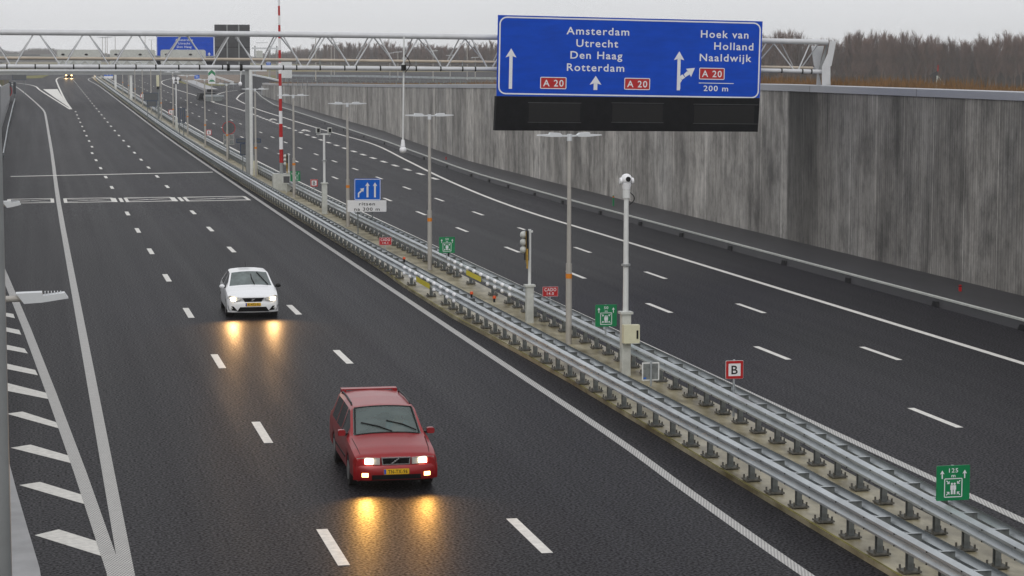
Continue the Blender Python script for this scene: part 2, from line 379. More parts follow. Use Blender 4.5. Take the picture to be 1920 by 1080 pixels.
# ------------------------------------------------------------------ world, sun, camera
w = bpy.data.worlds.new('World'); scene.world = w; w.use_nodes = True; nt = w.node_tree
bg = nt.nodes['Background']; out = nt.nodes['World Output']
sky = nt.nodes.new('ShaderNodeTexSky'); sky.sky_type = 'NISHITA'; sky.sun_disc = False
sky.sun_elevation = R_(38); sky.sun_rotation = R_(200); sky.air_density = 1.5; sky.dust_density = 6; sky.ozone_density = 1
bg.inputs['Strength'].default_value = .06
nt.links.new(sky.outputs[0], bg.inputs['Color'])
cl = nt.nodes.new('ShaderNodeBackground')
tc = nt.nodes.new('ShaderNodeTexCoord'); mp = nt.nodes.new('ShaderNodeMapping'); mp.inputs['Scale'].default_value = (1,1,3.5)
no = nt.nodes.new('ShaderNodeTexNoise'); no.inputs['Scale'].default_value = 1.6; no.inputs['Detail'].default_value = 6
cr = nt.nodes.new('ShaderNodeValToRGB'); cr.color_ramp.elements[0].position = .3; cr.color_ramp.elements[0].color = (.60,.62,.65,1)
cr.color_ramp.elements[1].position = .72; cr.color_ramp.elements[1].color = (.74,.74,.75,1)
nt.links.new(tc.outputs['Generated'], mp.inputs[0]); nt.links.new(mp.outputs[0], no.inputs['Vector']); nt.links.new(no.outputs['Fac'], cr.inputs[0])
nt.links.new(cr.outputs[0], cl.inputs['Color']); cl.inputs['Strength'].default_value = 1.24
mx = nt.nodes.new('ShaderNodeMixShader'); mx.inputs[0].default_value = .93      # a closed cloud layer over the clear sky
nt.links.new(bg.outputs[0], mx.inputs[1]); nt.links.new(cl.outputs[0], mx.inputs[2]); nt.links.new(mx.outputs[0], out.inputs['Surface'])
sd = bpy.data.lights.new('sun', 'SUN'); sd.energy = .9; sd.angle = R_(40); sd.color = (1,.98,.95)
so = bpy.data.objects.new('sun', sd); COL.objects.link(so); so.rotation_euler = (R_(50), 0, R_(-20))
scene.view_settings.view_transform = 'Standard'; scene.view_settings.look = 'None'; scene.view_settings.exposure = 0; scene.view_settings.gamma = 1
cd = bpy.data.cameras.new('camera'); cam = bpy.data.objects.new('camera', cd); COL.objects.link(cam); scene.camera = cam
cd.sensor_width = 36; cd.lens = CF/1920*36; cd.clip_end = 9000; cd.clip_start = .5
mw = Matrix((RR, UU, -FW)).transposed().to_4x4(); mw.translation = Vector((0,0,CH)); cam.matrix_world = mw

# ------------------------------------------------------------------ ground, road, markings
WX = [(0,33.15),(170,33.25),(200,34.6),(231,36.0),(347,36.6),(368,37.2)]          # face of the right retaining wall
WZ = [(0,7.0),(98,6.95),(151.5,6.34),(231,5.42),(276,5.0),(347,4.25),(372,4.1)]   # its top
BX = [(0,29.75),(125,29.85),(153,30.1),(206,32.2),(270,33.3),(319,33.7),(359,36.0),(392,38.4)]  # barrier at its foot
def plateau(x, y):
    if x > 20: return interp([(0,6.8),(98,6.75),(151.5,6.15),(231,5.25),(276,4.8),(347,4.05),(400,4.2),(560,5.0),(700,5.2)], y)
    return interp([(0,6.5),(250,6.0),(400,4.6),(560,4.9),(700,5.2)], y)
def wall_back(y): return interp([(0,33.55),(170,33.65),(200,35.0),(231,36.4),(347,37.0),(372,37.6),(400,43),(430,44),(600,58)], y)
def low_right(x, y, z):                       # the polder behind the wall lies lower than its rim
    f_ = min(1,max(0,(x-wall_back(y)-4.2)/2)) if y < 270 else lerp(min(1,max(0,(x-wall_back(y)-4.2)/2)), 0, min(1,(y-270)/30)) if y < 300 else 0
    f_ = max(f_, min(1,max(0,(x-115)/25)) if y < 1100 else 0)
    return lerp(z, .2, f_)
def row(y):
    L0 = -3.6 if y < 360 else -3.6-(y-360)*.45; R0 = wall_back(y); zt = zr(y)-.12; out_ = []
    if y > 640: zt = None
    for x in (-4000,-1200,-400,-150,-60,-20,L0-.05): out_.append(Vector((x,y,plateau(x,y))))
    for t in range(7): 
        x = lerp(L0,R0,t/6); out_.append(Vector((x,y,zt if zt is not None else plateau(x,y))))
    for x in (R0+.05,R0+2.5,R0+4.2,R0+6.3,80,100,115,140,200,300,700,1500,4000):
        x = max(x,R0+.05); out_.append(Vector((x,y,low_right(x,y,plateau(x,y)))))
    return out_
ys = [-60,0,30,60,90,120,150,170,180,190,200,210,220,231,245,260,270,280,290,300,320,347,360,372,385,400,415,430,460,490,520,570,620,640,640.5,700,900,1100,1101,1500,2500,4500]
g = MB(); g.sheet([row(y) for y in ys])
tag(g.build('ground', 'ground'), kind='structure')

sts = [float(v) for v in range(-10, 300, 5)]+[float(v) for v in range(300, 640, 10)]
def edge_right(y): return interp([(0,29.95),(125,30.0),(153,30.3),(206,32.5),(270,33.6),(319,34.2),(359,37.0),(392,42),(420,46)], y) if y < 420 else 46+(y-420)*.25
def edge_left(y): return -3.4 if y < 350 else -3.4-(y-350)*.45
rd = MB(); rd.sheet([[Vector((lerp(edge_left(y), edge_right(y), t/6), y, zr(y))) for t in range(7)] for y in sts])
road = tag(rd.build('road', 'asphalt'), kind='structure')

mk = MB(); MI = {'roadwhite':0, 'ribbed':1}
def strip(x, y0, y1, wd, mt=0, fx=None, step=4.0):
    n = max(1, int(math.ceil((y1-y0)/step))); rows = []
    for k in range(n+1):
        y = lerp(y0, y1, k/n); xc = fx(y) if fx else x
        rows.append([Vector((xc-wd/2, y, zr(y)+.005)), Vector((xc+wd/2, y, zr(y)+.005))])
    mk.sheet(rows, mt)
def poly_line(pts, wd, mt=0, dz=.005):
    P = [Vector((p[0], p[1], 0)) for p in pts]; rows = []
    for k, p in enumerate(P):
        d = (P[min(k+1,len(P)-1)]-P[max(k-1,0)]).normalized(); n = Vector((d.y,-d.x,0))*(wd/2)
        a, b = p-n, p+n; rows.append([Vector((a.x,a.y,zr(a.y)+dz)), Vector((b.x,b.y,zr(b.y)+dz))])
    mk.sheet(rows, mt)
def smooth_pts(pts, n=6):
    out = []
    for i in range(len(pts)-1):
        p0 = pts[max(i-1,0)]; p1 = pts[i]; p2 = pts[i+1]; p3 = pts[min(i+2,len(pts)-1)]
        for k in range(n):
            t = k/n
            out.append(tuple(.5*((2*p1[j])+(-p0[j]+p2[j])*t+(2*p0[j]-5*p1[j]+4*p2[j]-p3[j])*t*t+(-p0[j]+3*p1[j]-3*p2[j]+p3[j])*t**3) for j in (0,1)))
    out.append(pts[-1][:2]); return out
for n in range(0, 23):                                   # left carriageway, first lane line
    y = 37.2+12*n
    if n == 8: continue
    c = 4.86+.0000076*y*y if y > 200 else 4.88
    strip(c, y-1.45, y+1.45, .20)
for n in range(0, 40):                                   # second lane line
    y = 37.4+12*n
    if n in (1, 8): continue
    strip(8.38+(.0000025*y*y), y-1.45, y+1.45, .20)
poly_line(smooth_pts([(12.15,26),(12.15,33.8),(12.28,40.7),(12.45,47.4),(12.52,61.6),(12.65,83.8),(12.95,133),(13.05,182),(13.05,299),(12.95,440),(12.6,480),(12.3,500),(12.6,519),(13.7,532),(15.5,545),(19,556)],4), .22, 1)
poly_line(smooth_pts([(1.34,26),(1.34,60),(1.34,130),(1.5,191),(1.54,240),(1.54,285),(1.45,303),(.98,323),(-.54,372),(-2.9,438),(-6,500)],4), .245, 1)
poly_line([(1.16,30),(1.14,36),(.78,45.1),(.29,56.3),(-.33,69.8),(-1.17,86.7),(-1.9,101),(-2.4,111)], .25, 1, .011)
for P4 in (((65,1004),(110,993),(203,1022),(209,1049)),((36,910),(75,904),(160,930),(170,949)),((20,840),(57,834),(130,855),(138,870)),((12,776),(42,772),(105,792),(112,804)),
           ((-28,725),(-8,713),(87,737),(93,749)),((-28,684),(-28,673),(66,694),(71,704)),((-28,648),(-28,638),(46,654),(52,663)),((-28,613),(-28,606),(36,619),(40,628)),((-28,585),(-28,580),(25,589),(28,597))):
    pts = [onroad(x, y) for x, y in P4]; mk.add([(p.x, p.y, zr(p.y)+.006) for p in pts], [(0,1,2,3)], 0)
# stop lines and detector loops across the left carriageway
def cross(ax, ay, bx, by, wd):
    mk.add([(ax,ay-wd/2,zr(ay)+.009),(bx,by-wd/2,zr(by)+.009),(bx,by+wd/2,zr(by)+.009),(ax,ay+wd/2,zr(ay)+.009)], [(0,1,2,3)], 0)
cross(-1.63, 159.1, 12.7, 162.2, .75)
for xa, xb in ((-1.5,1.0),(1.75,4.5),(5.3,8.0),(8.8,12.4)):
    y0, y1 = 130.6, 134.6
    cross(xa, y0+.2, xb, y0+.5, .42); cross(xa, y1-.1, xb, y1, .42)
    cross(xa, y0+.8, xb, y1-.5, .22); cross(xa, y1-.6, xb, y0+.9, .22)
    strip(xa, y0, y1, .20); strip(xb, y0+.3, y1, .20)
for x in (4.62,4.98,8.12,8.48): strip(x, 130.8, 134.4, .20)
# the painted gore where the left exit leaves
mk.add([(x,y,zr(y)+.006) for x,y in ((4.95,320),(4.55,424),(1.9,424),(3.4,372))], [(0,1,2,3)], 0)
poly_line(smooth_pts([(5.15,311),(4.95,345),(4.93,390),(5.0,440),(5.1,480),(5.25,508),(6.1,534),(8.2,550)],4), .30, 0, .010)
poly_line(smooth_pts([(5.0,311),(3.1,365),(1.3,418),(.6,446),(-1.2,465),(-3.6,478),(-7,490)],4), .30, 0, .010)
# right carriageway
strip(17.45, 30, 60, .22, 1); strip(17.45, 60, 545, .20, 0)
for n in range(0, 40):
    y = 48.0+11.72*n
    if y < 505: strip(20.5-(.0 if y < 150 else 0), y-1.45, y+1.45, .18)
    y = 59.0+11.72*n
    if y < 505: strip(23.5, y-1.45, y+1.45, .18)
poly_line(smooth_pts([(26.6,36),(26.58,56),(26.54,97),(26.5,122),(27.6,148),(29.4,176),(31.2,206),(31.0,232),(30.7,262),(30.6,280),(30.5,312),(31.7,352),(33.0,367),(35.5,388),(37.8,401),(42,413)],4), .24, 0)
y = 150.0
while y < 292: strip(27.15+(y-150)*.006, y, y+2.6, .34); y += 5.9 if y < 240 else 4.2
poly_line(smooth_pts([(28.1,290),(27.9,310),(26.9,340),(27.1,376),(26.3,419),(26.4,464),(28,495),(31.5,522)],4), .24, 0)
mk.add([(x,y,zr(y)+.006) for x,y in ((26.95,342),(27.05,374),(29.7,374))], [(0,1,2)], 0)
poly_line(smooth_pts([(27.0,341),(30,376),(33.8,401),(37,412)],4), .24, 0, .010)
for ax, ay in ((28.85,238.6),(28.8,271),(29.0,306)):     # lane arrows pointing left and ahead
    mk.add([(ax-.09,ay-3,0),(ax+.09,ay-3,0),(ax+.09,ay+1,0),(ax-.09,ay+1,0),(ax-.5,ay+.6,0),(ax,ay+3,0),(ax+.5,ay+.6,0),(ax-.75,ay-.6,0),(ax-.35,ay+1.0,0),(ax-.3,ay-1.6,0),(ax,ay-1.2,0),(ax,ay-.4,0)],
           [(0,1,2,3),(4,6,5),(7,9,8),(9,10,11)], 0)
    for v in mk.v[-12:]: v.z = zr(v.y)+.007
tag(mk.build('road_markings', ['roadwhite','ribbed']), kind='structure')

# raised concrete nose left of the hatching
cn = MB(); ed = [(.35,24),(.1,31),(-.05,36),(-.26,39.4),(-.47,42.9),(-.66,46.4),(-.95,52),(-1.35,62),(-1.9,75),(-2.6,95)]
cn.sheet([[Vector((-3.44,y,.14)), Vector((x,y,.14)), Vector((x+.02,y,-.02))] for x,y in ed])
tag(cn.build('kerb_nose', 'conc'), kind='structure')
# median slab with its slot drain
SLL = [(0,13.42),(44,13.43),(56,13.42),(63,13.28),(70,13.1),(80,13.15),(88,13.36),(137,13.4),(480,13.6),(545,13.8)]
SLL = [(a,b+.02) for a,b in SLL]
ms = MB(); ms.sheet([[Vector((interp(SLL,y),y,zr(y)-.02)), Vector((interp(SLL,y),y,zr(y)+.10)), Vector((14.62,y,zr(y)+.10)), Vector((14.64,y,zr(y)+.06)),
    Vector((14.74,y,zr(y)+.06)), Vector((14.76,y,zr(y)+.10)), Vector((interp([(0,15.7),(40,15.82),(44,15.93),(60,16.0),(550,16.0)],y),y,zr(y)+.10)), Vector((interp([(0,15.7),(40,15.82),(44,15.93),(60,16.0),(550,16.0)],y),y,zr(y)-.02))] for y in sts if 20 <= y <= 540])
tag(ms.build('median_slab', 'slab'), kind='structure')
M['moss'] = mat('mossy_channel', (.16,.14,.02), .7, 0, .5, 2.5, (1,.3,1))
mo = MB(); mo.sheet([[Vector((interp(SLL,y)+o_,y,zr(y)+.104)) for o_ in (.0,.045)] for y in sts if 20 <= y <= 540]); mo.sheet([[Vector((x,y,zr(y)+.066)) for x in (14.65,14.73)] for y in sts if 20 <= y <= 540])
tag(mo.build('drain_channel', 'moss'), kind='structure')

# ------------------------------------------------------------------ right retaining wall
rw = thing('retaining_wall', 'tall grey ribbed concrete retaining wall with dark stains along the right of the cutting', 'wall', (33.2,100,0))
wys = [float(v) for v in range(10, 175, 5)]+[180,190,200,215,231,255,276,300,320,347,360,368]
b = MB(); rows = []
for y in wys:
    x = interp(WX, y); zt = interp(WZ, y)
    rows.append([Vector((x,y,zr(y)-.1)), Vector((x,y,zt)), Vector((x+.55,y,zt)), Vector((x+.55,y,zr(y)-.1))])
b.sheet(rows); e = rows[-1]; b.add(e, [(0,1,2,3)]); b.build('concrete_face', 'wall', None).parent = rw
o = bpy.data.objects['concrete_face']; o.location = (-33.2,-100,0)
b = MB(); rows = []
for y in wys:
    x = interp(WX, y); zt = interp(WZ, y); h = .26
    rows.append([Vector((x-.05,y,zt-.02)), Vector((x-.05,y,zt+h)), Vector((x+.62,y,zt+h+.02)), Vector((x+.62,y,zt-.02)), Vector((x-.05,y,zt-.02))])
b.sheet(rows); b.build('coping', 'coping', rw)
b = MB()
for y in range(20, 360, 12):
    x = interp(WX, y)-.055; zt = interp(WZ, y); b.box(x-.004, x, y-.012, y+.012, zt-.02, zt+.26)
b.build('coping_joint', 'darkgrey', rw)
# low barrier at the foot of the wall
lb = thing('roadside_barrier', 'low dark concrete barrier with pale top rail at the foot of the right wall', 'barrier', (29.8,100,0))
bys = [float(v) for v in range(10, 150, 5)]+[float(v) for v in range(150, 400, 8)]
b = MB(); b.sheet([[Vector((interp(BX,y),y,zr(y)-.02)), Vector((interp(BX,y)+.08,y,zr(y)+.28)), Vector((interp(BX,y)+.5,y,zr(y)+.29)), Vector((max(interp(BX,y)+.6, (interp(WX,y)-.02) if y < 368 else interp(BX,y)+1.2),y,zr(y)+.26))] for y in bys])
b.build('concrete_body', 'barrierconc', lb)
b = MB(); b.sheet([[Vector((interp(BX,y)+.05,y,zr(y)+.28)), Vector((interp(BX,y)+.05,y,zr(y)+.34)), Vector((interp(BX,y)+.17,y,zr(y)+.345)), Vector((interp(BX,y)+.17,y,zr(y)+.28))] for y in bys])
b.build('top_rail', 'boxgrey', lb)
for y in (63.1,69.9,78.2,85.5,92.7,100.2,107.5,115.6,124.4,132,140.1,146.5,153.3,165,178,192,206,221,238,256):
    b = MB(); x = interp(BX, y)
    b.prism([(y-.26,.0),(y+.26,.0),(y+.14,.19),(y-.14,.19)], lambda u,v,d: Vector((x-d, u, zr(u)+v)), -.1, .05); b.build('drain_opening', 'black', lb)  # black block stands in for the shade inside a drainage opening
for px, py, c, lab in ((1158,392,'green','small green marker post on the low barrier by the wall'),(1885,575,'red','small red marker standing behind the low barrier at right'),(862,302,'red','tiny red marker behind the low barrier far along')):
    Y = {1158:118,1885:72,862:172}[px]; X = {1158:31.2,1885:31.6,862:31.8}[px]
    t = thing('marker_post', lab, 'marker', (X,Y,zr(Y)+.26)); q = MB().box(X-.04,X+.04,Y-.04,Y+.04,zr(Y)+.26,zr(Y)+.26+(.6 if c == 'green' else .24)); q.build('post', c, t)
    q = MB().box(X-.045,X+.045,Y-.045,Y+.045,zr(Y)+(.75 if c == 'green' else .44),zr(Y)+(.80 if c == 'green' else .47)); q.build('band', 'warnlamp' if c == 'green' else 'ink', t)

# left retaining wall
lw = thing('retaining_wall', 'pale concrete retaining wall at the left edge of the cutting', 'wall', (-3.4,200,0))
b = MB(); lwz = [(0,6.6),(200,5.4),(300,4.9),(348,4.6)]
b.sheet([[Vector((-3.4,y,zr(y)-.1)), Vector((-3.4,y,interp(lwz,y))), Vector((-3.9,y,interp(lwz,y))), Vector((-3.9,y,zr(y)-.1))] for y in range(60,351,10)])
y = 350; b.add([(-3.4,y,0),(-3.4,y,4.6),(-3.9,y,4.6),(-3.9,y,0)], [(0,1,2,3)]); b.build('concrete_face', 'conc', lw)

# ------------------------------------------------------------------ guard rails
WP = [(0,.31),(.02,.30),(.08,.262),(.08,.225),(.02,.175),(.0,.155),(.02,.135),(.08,.085),(.08,.048),(.02,.01),(0,0)]
def beam(mb, x, y0, y1, zb, side, step=4.0, fx=None):
    n = int((y1-y0)/step); 
    prof = [(a, c) for a, c in WP]+[(a-.006, c) for a, c in reversed(WP)]
    rows = []
    for k in range(n+1):
        y = lerp(y0, y1, k/n); xx = (fx(y) if fx else x)
        rows.append([Vector((xx+side*a, y, zr(y)+zb+c)) for a, c in prof])
    mb.sheet(rows)
def guard_rail(xc, label, y0, y1, fx):
    t = thing('guard_rail', label, 'guard rail', (xc, y0, 0))
    b = MB(); beam(b, 0, y0, y1, .50, -1, fx=lambda y: fx(y)-.19); b.build('beam', 'steel', t, smooth=50)
    b = MB(); beam(b, 0, y0, y1, .50, 1, fx=lambda y: fx(y)+.19); b.build('beam', 'steel', t, smooth=50)
    pm, sm = None, None; far_p, far_s = MB(), MB()
    n = int((y1-y0)/1.333); k = 0
    def post(mb, x, y):
        z = zr(y)+.10
        mb.box(x-.05,x+.05,y-.06,y-.045,z,z+.52); mb.box(x-.05,x+.05,y+.045,y+.06,z,z+.52); mb.box(x-.006,x+.006,y-.045,y+.045,z,z+.52)
    def plate(mb, x, y):
        z = zr(y)+.10
        mb.box(x-.16,x+.16,y-.15,y+.15,z+.02,z+.05)
        for i in (-1,1):
            for j in (-1,1): mb.cyl((x+i*.12,y+j*.11,z),(x+i*.12,y+j*.11,z+.12),.018,n=6)
    def spacer(mb, x, y):
        z = zr(y)
        mb.box(x-.19,x+.19,y-.035,y-.028,z+.57,z+.75); mb.box(x-.19,x+.19,y-.070,y-.028,z+.752,z+.760,1)  # paler top flange over darker plate: light and shade put into the colour
        mb.bar((x-.185,y+.30,z+.67),(x-.02,y-.02,z+.67),.010,.15); mb.bar((x-.185,y+.30,z+.75),(x-.02,y-.02,z+.75),.024,.006,1)
        for q_ in (-.276,.276): mb.cyl((x+q_,y-.02,z+.75),(x+q_*1.05,y-.02,z+.75),.014,n=6,mt=2); mb.cyl((x+q_,y-.02,z+.56),(x+q_*1.05,y-.02,z+.56),.014,n=6,mt=2)
    base_p = base_s = None; cnt = 0
    ks = [y0+.6+1.333*i for i in range(n)]
    for i, y in enumerate(ks):
        if 73.5 < y < 81.5 and i % 3: continue
        x = fx(y)
        if cnt < 98:
            if base_p is None:
                b = MB(); post(b, 0, 0); z0 = zr(0)
                base_p = bpy.data.meshes.new('post'); b2 = b
                base_p = b.build('post', 'steel2'); 
                b = MB(); plate(b, 0, 0); base_q = b.build('base_plate', 'rust')
                b = MB(); spacer(b, 0, 0); base_s = b.build('spacer', ['steel2','steel','ink'])
                p, q, s = base_p, base_q, base_s
            else:
                p, q, s = base_p.copy(), base_q.copy(), base_s.copy()
                for o in (p, q, s): COL.objects.link(o)
            p.parent = t; q.parent = p; s.parent = t
            p.location = Vector((x, y, zr(y)))-t.location; q.location = (0,0,0); s.location = Vector((x, y, zr(y)))-t.location
            cnt += 1
        else: post(far_p, x, y); far_p.box(x-.16,x+.16,y-.15,y+.15,zr(y)+.12,zr(y)+.15); spacer(far_s, x, y)
    tag(far_p.build('post', 'steel2', t), kind='stuff'); tag(far_s.build('spacer', ['steel2','steel','ink'], t), kind='stuff')
    return t
fxA = lambda y: interp([(0,13.64),(38,13.69),(50,13.58),(61,13.53),(80,13.42),(92,13.37),(134,13.48),(480,13.9),(520,14.2)], y)
fxB = lambda y: interp([(0,15.0),(31,15.14),(35,15.26),(39,15.38),(44,15.56),(50,15.62),(70,15.65),(107,15.60),(155,15.64),(480,15.7),(520,15.6)], y)
railA = guard_rail(13.6, 'galvanised double sided guard rail on the median beside the oncoming lanes', 27, 525, fxA)
railB = guard_rail(15.7, 'galvanised double sided guard rail on the far side of the median beside the outbound lanes', 27, 520, fxB)
# the removable section: white caps bolted over the beams, yellow label
def caps(t, fx, y0, y1, n, ylab):
    for i in range(n):
        y = lerp(y0, y1, i/(n-1)); x = fx(y)-.275
        for zz, skip in ((.76,False),(.55,abs(y-ylab) < 1.4)):
            if skip: continue
            b = MB(); b.ball((x,y,zr(y)+zz), .065, .17, .075, 10); b.build('white_cap', 'whiteplastic', t, smooth=True)
    b = MB(); b.box(fx(ylab)-.302, fx(ylab)-.292, ylab-1.35, ylab+1.35, .51, .69); b.build('label_plate', 'yellow', t)
caps(railA, fxA, 70.0, 79.5, 9, 75.6); caps(railB, fxB, 71.5, 82.5, 10, 77.6)
for px, py, Y, X in ((752,490,80.5,13.5),(862,486,85.0,15.5),(860,487,83.5,15.7),(846,477,88.0,15.9),(860,545,69.0,13.55),(880,548,67.2,13.75)):
    pass
for X, Y, lab in ((13.42,81.2,'orange topped reflector post on the near rail beyond its white capped section'),(15.55,83.6,'orange topped reflector post on the far rail beside its white capped section'),(15.95,86.5,'orange topped dark reflector post near the small green evacuation sign'),
                  (13.5,68.6,'left orange reflector post of the pair this side of the white caps'),(13.95,67.2,'right orange reflector post of the pair this side of the white caps')):
    t = thing('reflector_post', lab, 'reflector', (X,Y,.80), group='orange reflectors at the removable rail sections')
    MB().cyl((X,Y,.80),(X,Y,.92),.035,n=8).build('stem', 'black', t); MB().cyl((X,Y,.92),(X,Y,1.0),.055,.045,n=10).build('lens', 'warnlamp', t)

# ------------------------------------------------------------------ double lamp posts in the median
def lamp():
    t = thing('street_lamp', 'x', 'lamp post', (0,0,0), 'double arm lamp posts along the median')
    MB().cyl((0,0,0),(0,0,2.35),.088,.088,14).build('lower_pole', 'lampgrey', t, smooth=60)
    MB().cyl((0,0,2.35),(0,0,6.02),.066,.055,14).build('upper_pole', 'lampgrey', t, smooth=60)
    MB().cyl((0,0,1.92),(0,0,2.06),.093,.093,14).build('orange_band', 'orange', t, smooth=60)
    b = MB(); b.cyl((0,0,5.90),(0,0,6.10),.075,.07,12); b.bar((-.28,0,6.05),(.28,0,6.05),.05,.05); b.build('cross_arm', 'lamphead', t)
    for s in (-1,1):
        b = MB(); 
        o_ = [(.20,.00),(.30,.10),(.58,.12),(.60,.05),(.93,.03),(.95,.00),(.55,-.05),(.25,-.05)]
        b.prism(o_, lambda u,v,d: Vector((s*u, d, 6.06+v*.75)), -.11, .11); b.build('lamp_head', 'lamphead', t)
    return t
ordi = ['nearest','second nearest','third','fourth','fifth','sixth','seventh','eighth','ninth','tenth','eleventh','twelfth','thirteenth','fourteenth','fifteenth','sixteenth']
proto = lamp()
for k in range(15):
    Y = 62.1+23.1*k
    lab = ('nearest grey double arm lamp post, between the two signal masts' if k == 0 else
           'second nearest double arm lamp post, beside the white capped rail sections' if k == 1 else
           'third double arm lamp post, just left of the blue merge sign' if k == 2 else
           'fourth double arm lamp post, right of the red and white boom' if k == 3 else
           '%s double arm lamp post counting away from the camera along the median' % ordi[k])
    loc = (15.1, Y, zr(Y)+.10)
    if k == 0: proto.location = loc; proto['label'] = lab
    else: dup(proto, loc, lab)
# lamps reaching in from the left wall
for Y, px0, px1, py, lab in ((34.6,30,128,560,'nearest grey wall lamp head reaching in from the left edge'),(57.2,4,39,384,'farther grey wall lamp head at the left edge near the detector loops')):
    a = at(px0,py,Y); c = at(px1,py,Y); L = c.x-a.x
    t = thing('wall_lamp', lab, 'lamp', (-3.4, Y, a.z), 'lamps mounted on the left wall')
    x0 = a.x
    b = MB(); b.cyl((-3.4,Y,a.z-.05),(x0+.12,Y,a.z+.0),.045,.05,12); b.build('arm', 'lampgrey', t, smooth=60)
    b = MB(); o_ = [(x0,.09),(x0+L*.50,.10),(x0+L*.51,.045),(x0+L*.93,.085),(x0+L,.0),(x0+L*.5,-.055),(x0+.12,-.07)]
    b.prism(o_, lambda u,v,d: Vector((u, Y+d, a.z+v)), -.13, .13)
    for k in range(6): u = x0+L*(.55+.06*k); b.box(u,u+.012,Y-.1,Y+.1,a.z+.05+.005*k,a.z+.10)
    b.build('lamp_head', 'lamphead', t)
    MB().box(-3.48,-3.4,Y-.12,Y+.12,a.z-.25,a.z+.15).build('wall_bracket', 'lampgrey', t)

# ------------------------------------------------------------------ foreground post at the left edge
fp = thing('steel_post', 'grey steel post rising at the very left edge close to the camera', 'post', (0,0,0))
Y = 22.0; c = at(-14, 700, Y); fp.location = (c.x, Y, 0)
MB().cyl((c.x,Y,0.14),(c.x,Y,8.08),.145,.14,20).build('shaft', 'grey', fp, smooth=60)
MB().cyl((c.x,Y,8.08),(c.x,Y,8.12),.15,.12,20).build('cap', 'lamphead', fp, smooth=60)

# ------------------------------------------------------------------ masts and signs in the median
Z0 = lambda Y: zr(Y)+.10
def base_column(t, X, Y, h, w=.17, mt='boxgrey'):
    MB().prism(rr_out(X-w,Y-w,X+w,Y+w,.03), lambda u,v,d: Vector((u,v,d)), Z0(Y), Z0(Y)+h).build('base_column', mt, t)
    MB().box(X-w-.04,X+w+.04,Y-w-.04,Y+w+.04,Z0(Y)+h,Z0(Y)+h+.06).build('collar', mt, t)
X, Y = 15.05, 55.6
t = thing('camera_mast', 'white camera mast with a ball camera on top and a cream cabinet', 'camera mast', (X,Y,Z0(Y)))
base_column(t, X, Y, 1.62, .125)
MB().cyl((X,Y,1.75),(X,Y,4.95),.075,.06,14).build('pole', 'whitepaint', t, smooth=60)
cb = MB().box(X-.14,X+.29,Y-.36,Y-.16,.98,1.46).build('cabinet', 'cream', t)
MB().box(X+.20,X+.25,Y-.372,Y-.361,1.10,1.32).build('latch', 'ink', cb)
MB().cyl((X,Y,4.75),(X,Y,4.98),.095,.095,14).build('neck', 'whitepaint', t, smooth=60)
MB().cyl((X,Y,2.98),(X,Y,3.03),.12,.12,10).build('clamp', 'grey', t)
hd = MB().cyl((X,Y,4.98),(X,Y,5.14),.10,.13,14).cyl((X-.185,Y,5.20),(X-.13,Y,5.20),.08,.09,14).cyl((X+.13,Y,5.20),(X+.185,Y,5.20),.09,.08,14).ball((X,Y,5.24),.15,.15,.15,16).build('camera_head', 'whiteplastic', t, smooth=60)
MB().cyl((X+.01,Y-.16,5.25),(X+.01,Y-.13,5.25),.065,.065,14).build('lens', 'black', hd, smooth=60)
MB().tube([Vector((X+.09+.13*math.sin(a*math.pi/8), Y, 4.90-.04*a)) for a in range(9)], .012, 6).build('cable', 'ink', t)

def signal_mast(X, Y, h, lab):
    t = thing('traffic_signal', lab, 'traffic light', (X,Y,Z0(Y)), 'median traffic signals turned away from the camera')
    z = Z0(Y)
    base_column(t, X, Y, 1.15, .12)
    MB().cyl((X,Y,z+1.2),(X,Y,z+h),.05,.05,12).build('pole', 'whitepaint', t, smooth=60)
    MB().box(X-.16,X+.10,Y-.03,Y+.03,z+h-.10,z+h-.04).build('bracket', 'whitepaint', t)
    MB().prism(rr_out(X-.15,z+h-.98,X-.06,z+h-.02,.03), lambda u,v,d: Vector((u,Y+d,v)), -.14, .14).build('back_board', 'black', t)
    MB().box(X-.155,X-.145,Y-.16,Y-.14,z+h-1.05,z+h-.05).box(X-.135,X-.085,Y-.165,Y-.155,z+h-1.22,z+h-.60).build('yellow_edge', 'amber', t)
    for k in range(3): MB().ball((X-.21,Y-.03,z+h-.17-.235*k),.11,.12,.115,14).build('lamp_housing', 'boxgrey', t, smooth=True)
signal_mast(15.12, 67.4, 2.95, 'nearer white signal mast with three round lamp housings, before the camera mast')

X, Y = 15.1, 117.3; z = Z0(Y)
t = thing('camera_mast', 'white T shaped mast carrying two small box cameras', 'camera mast', (X,Y,z))
base_column(t, X, Y, 1.62, .14)
MB().cyl((X,Y,z+1.65),(X,Y,z+4.25),.07,.06,12).build('pole', 'whitepaint', t, smooth=60)
MB().box(X-.40,X+.36,Y-.04,Y+.04,z+4.22,z+4.30).build('cross_arm', 'whitepaint', t)
MB().cyl((X,Y,z+2.83),(X,Y,z+2.88),.13,.13,8).build('clamp', 'grey', t)
for s in (-.32,.30):
    q = MB().box(X+s-.10,X+s+.10,Y-.16,Y+.2,z+4.33,z+4.60).build('camera_box', 'boxgrey', t)
    MB().box(X+s-.075,X+s+.075,Y-.17,Y-.161,z+4.36,z+4.57).build('lens', 'black', q)
    MB().bar((X+s,Y,z+4.12),(X+s,Y,z+4.33),.05).build('bracket', 'grey', t)

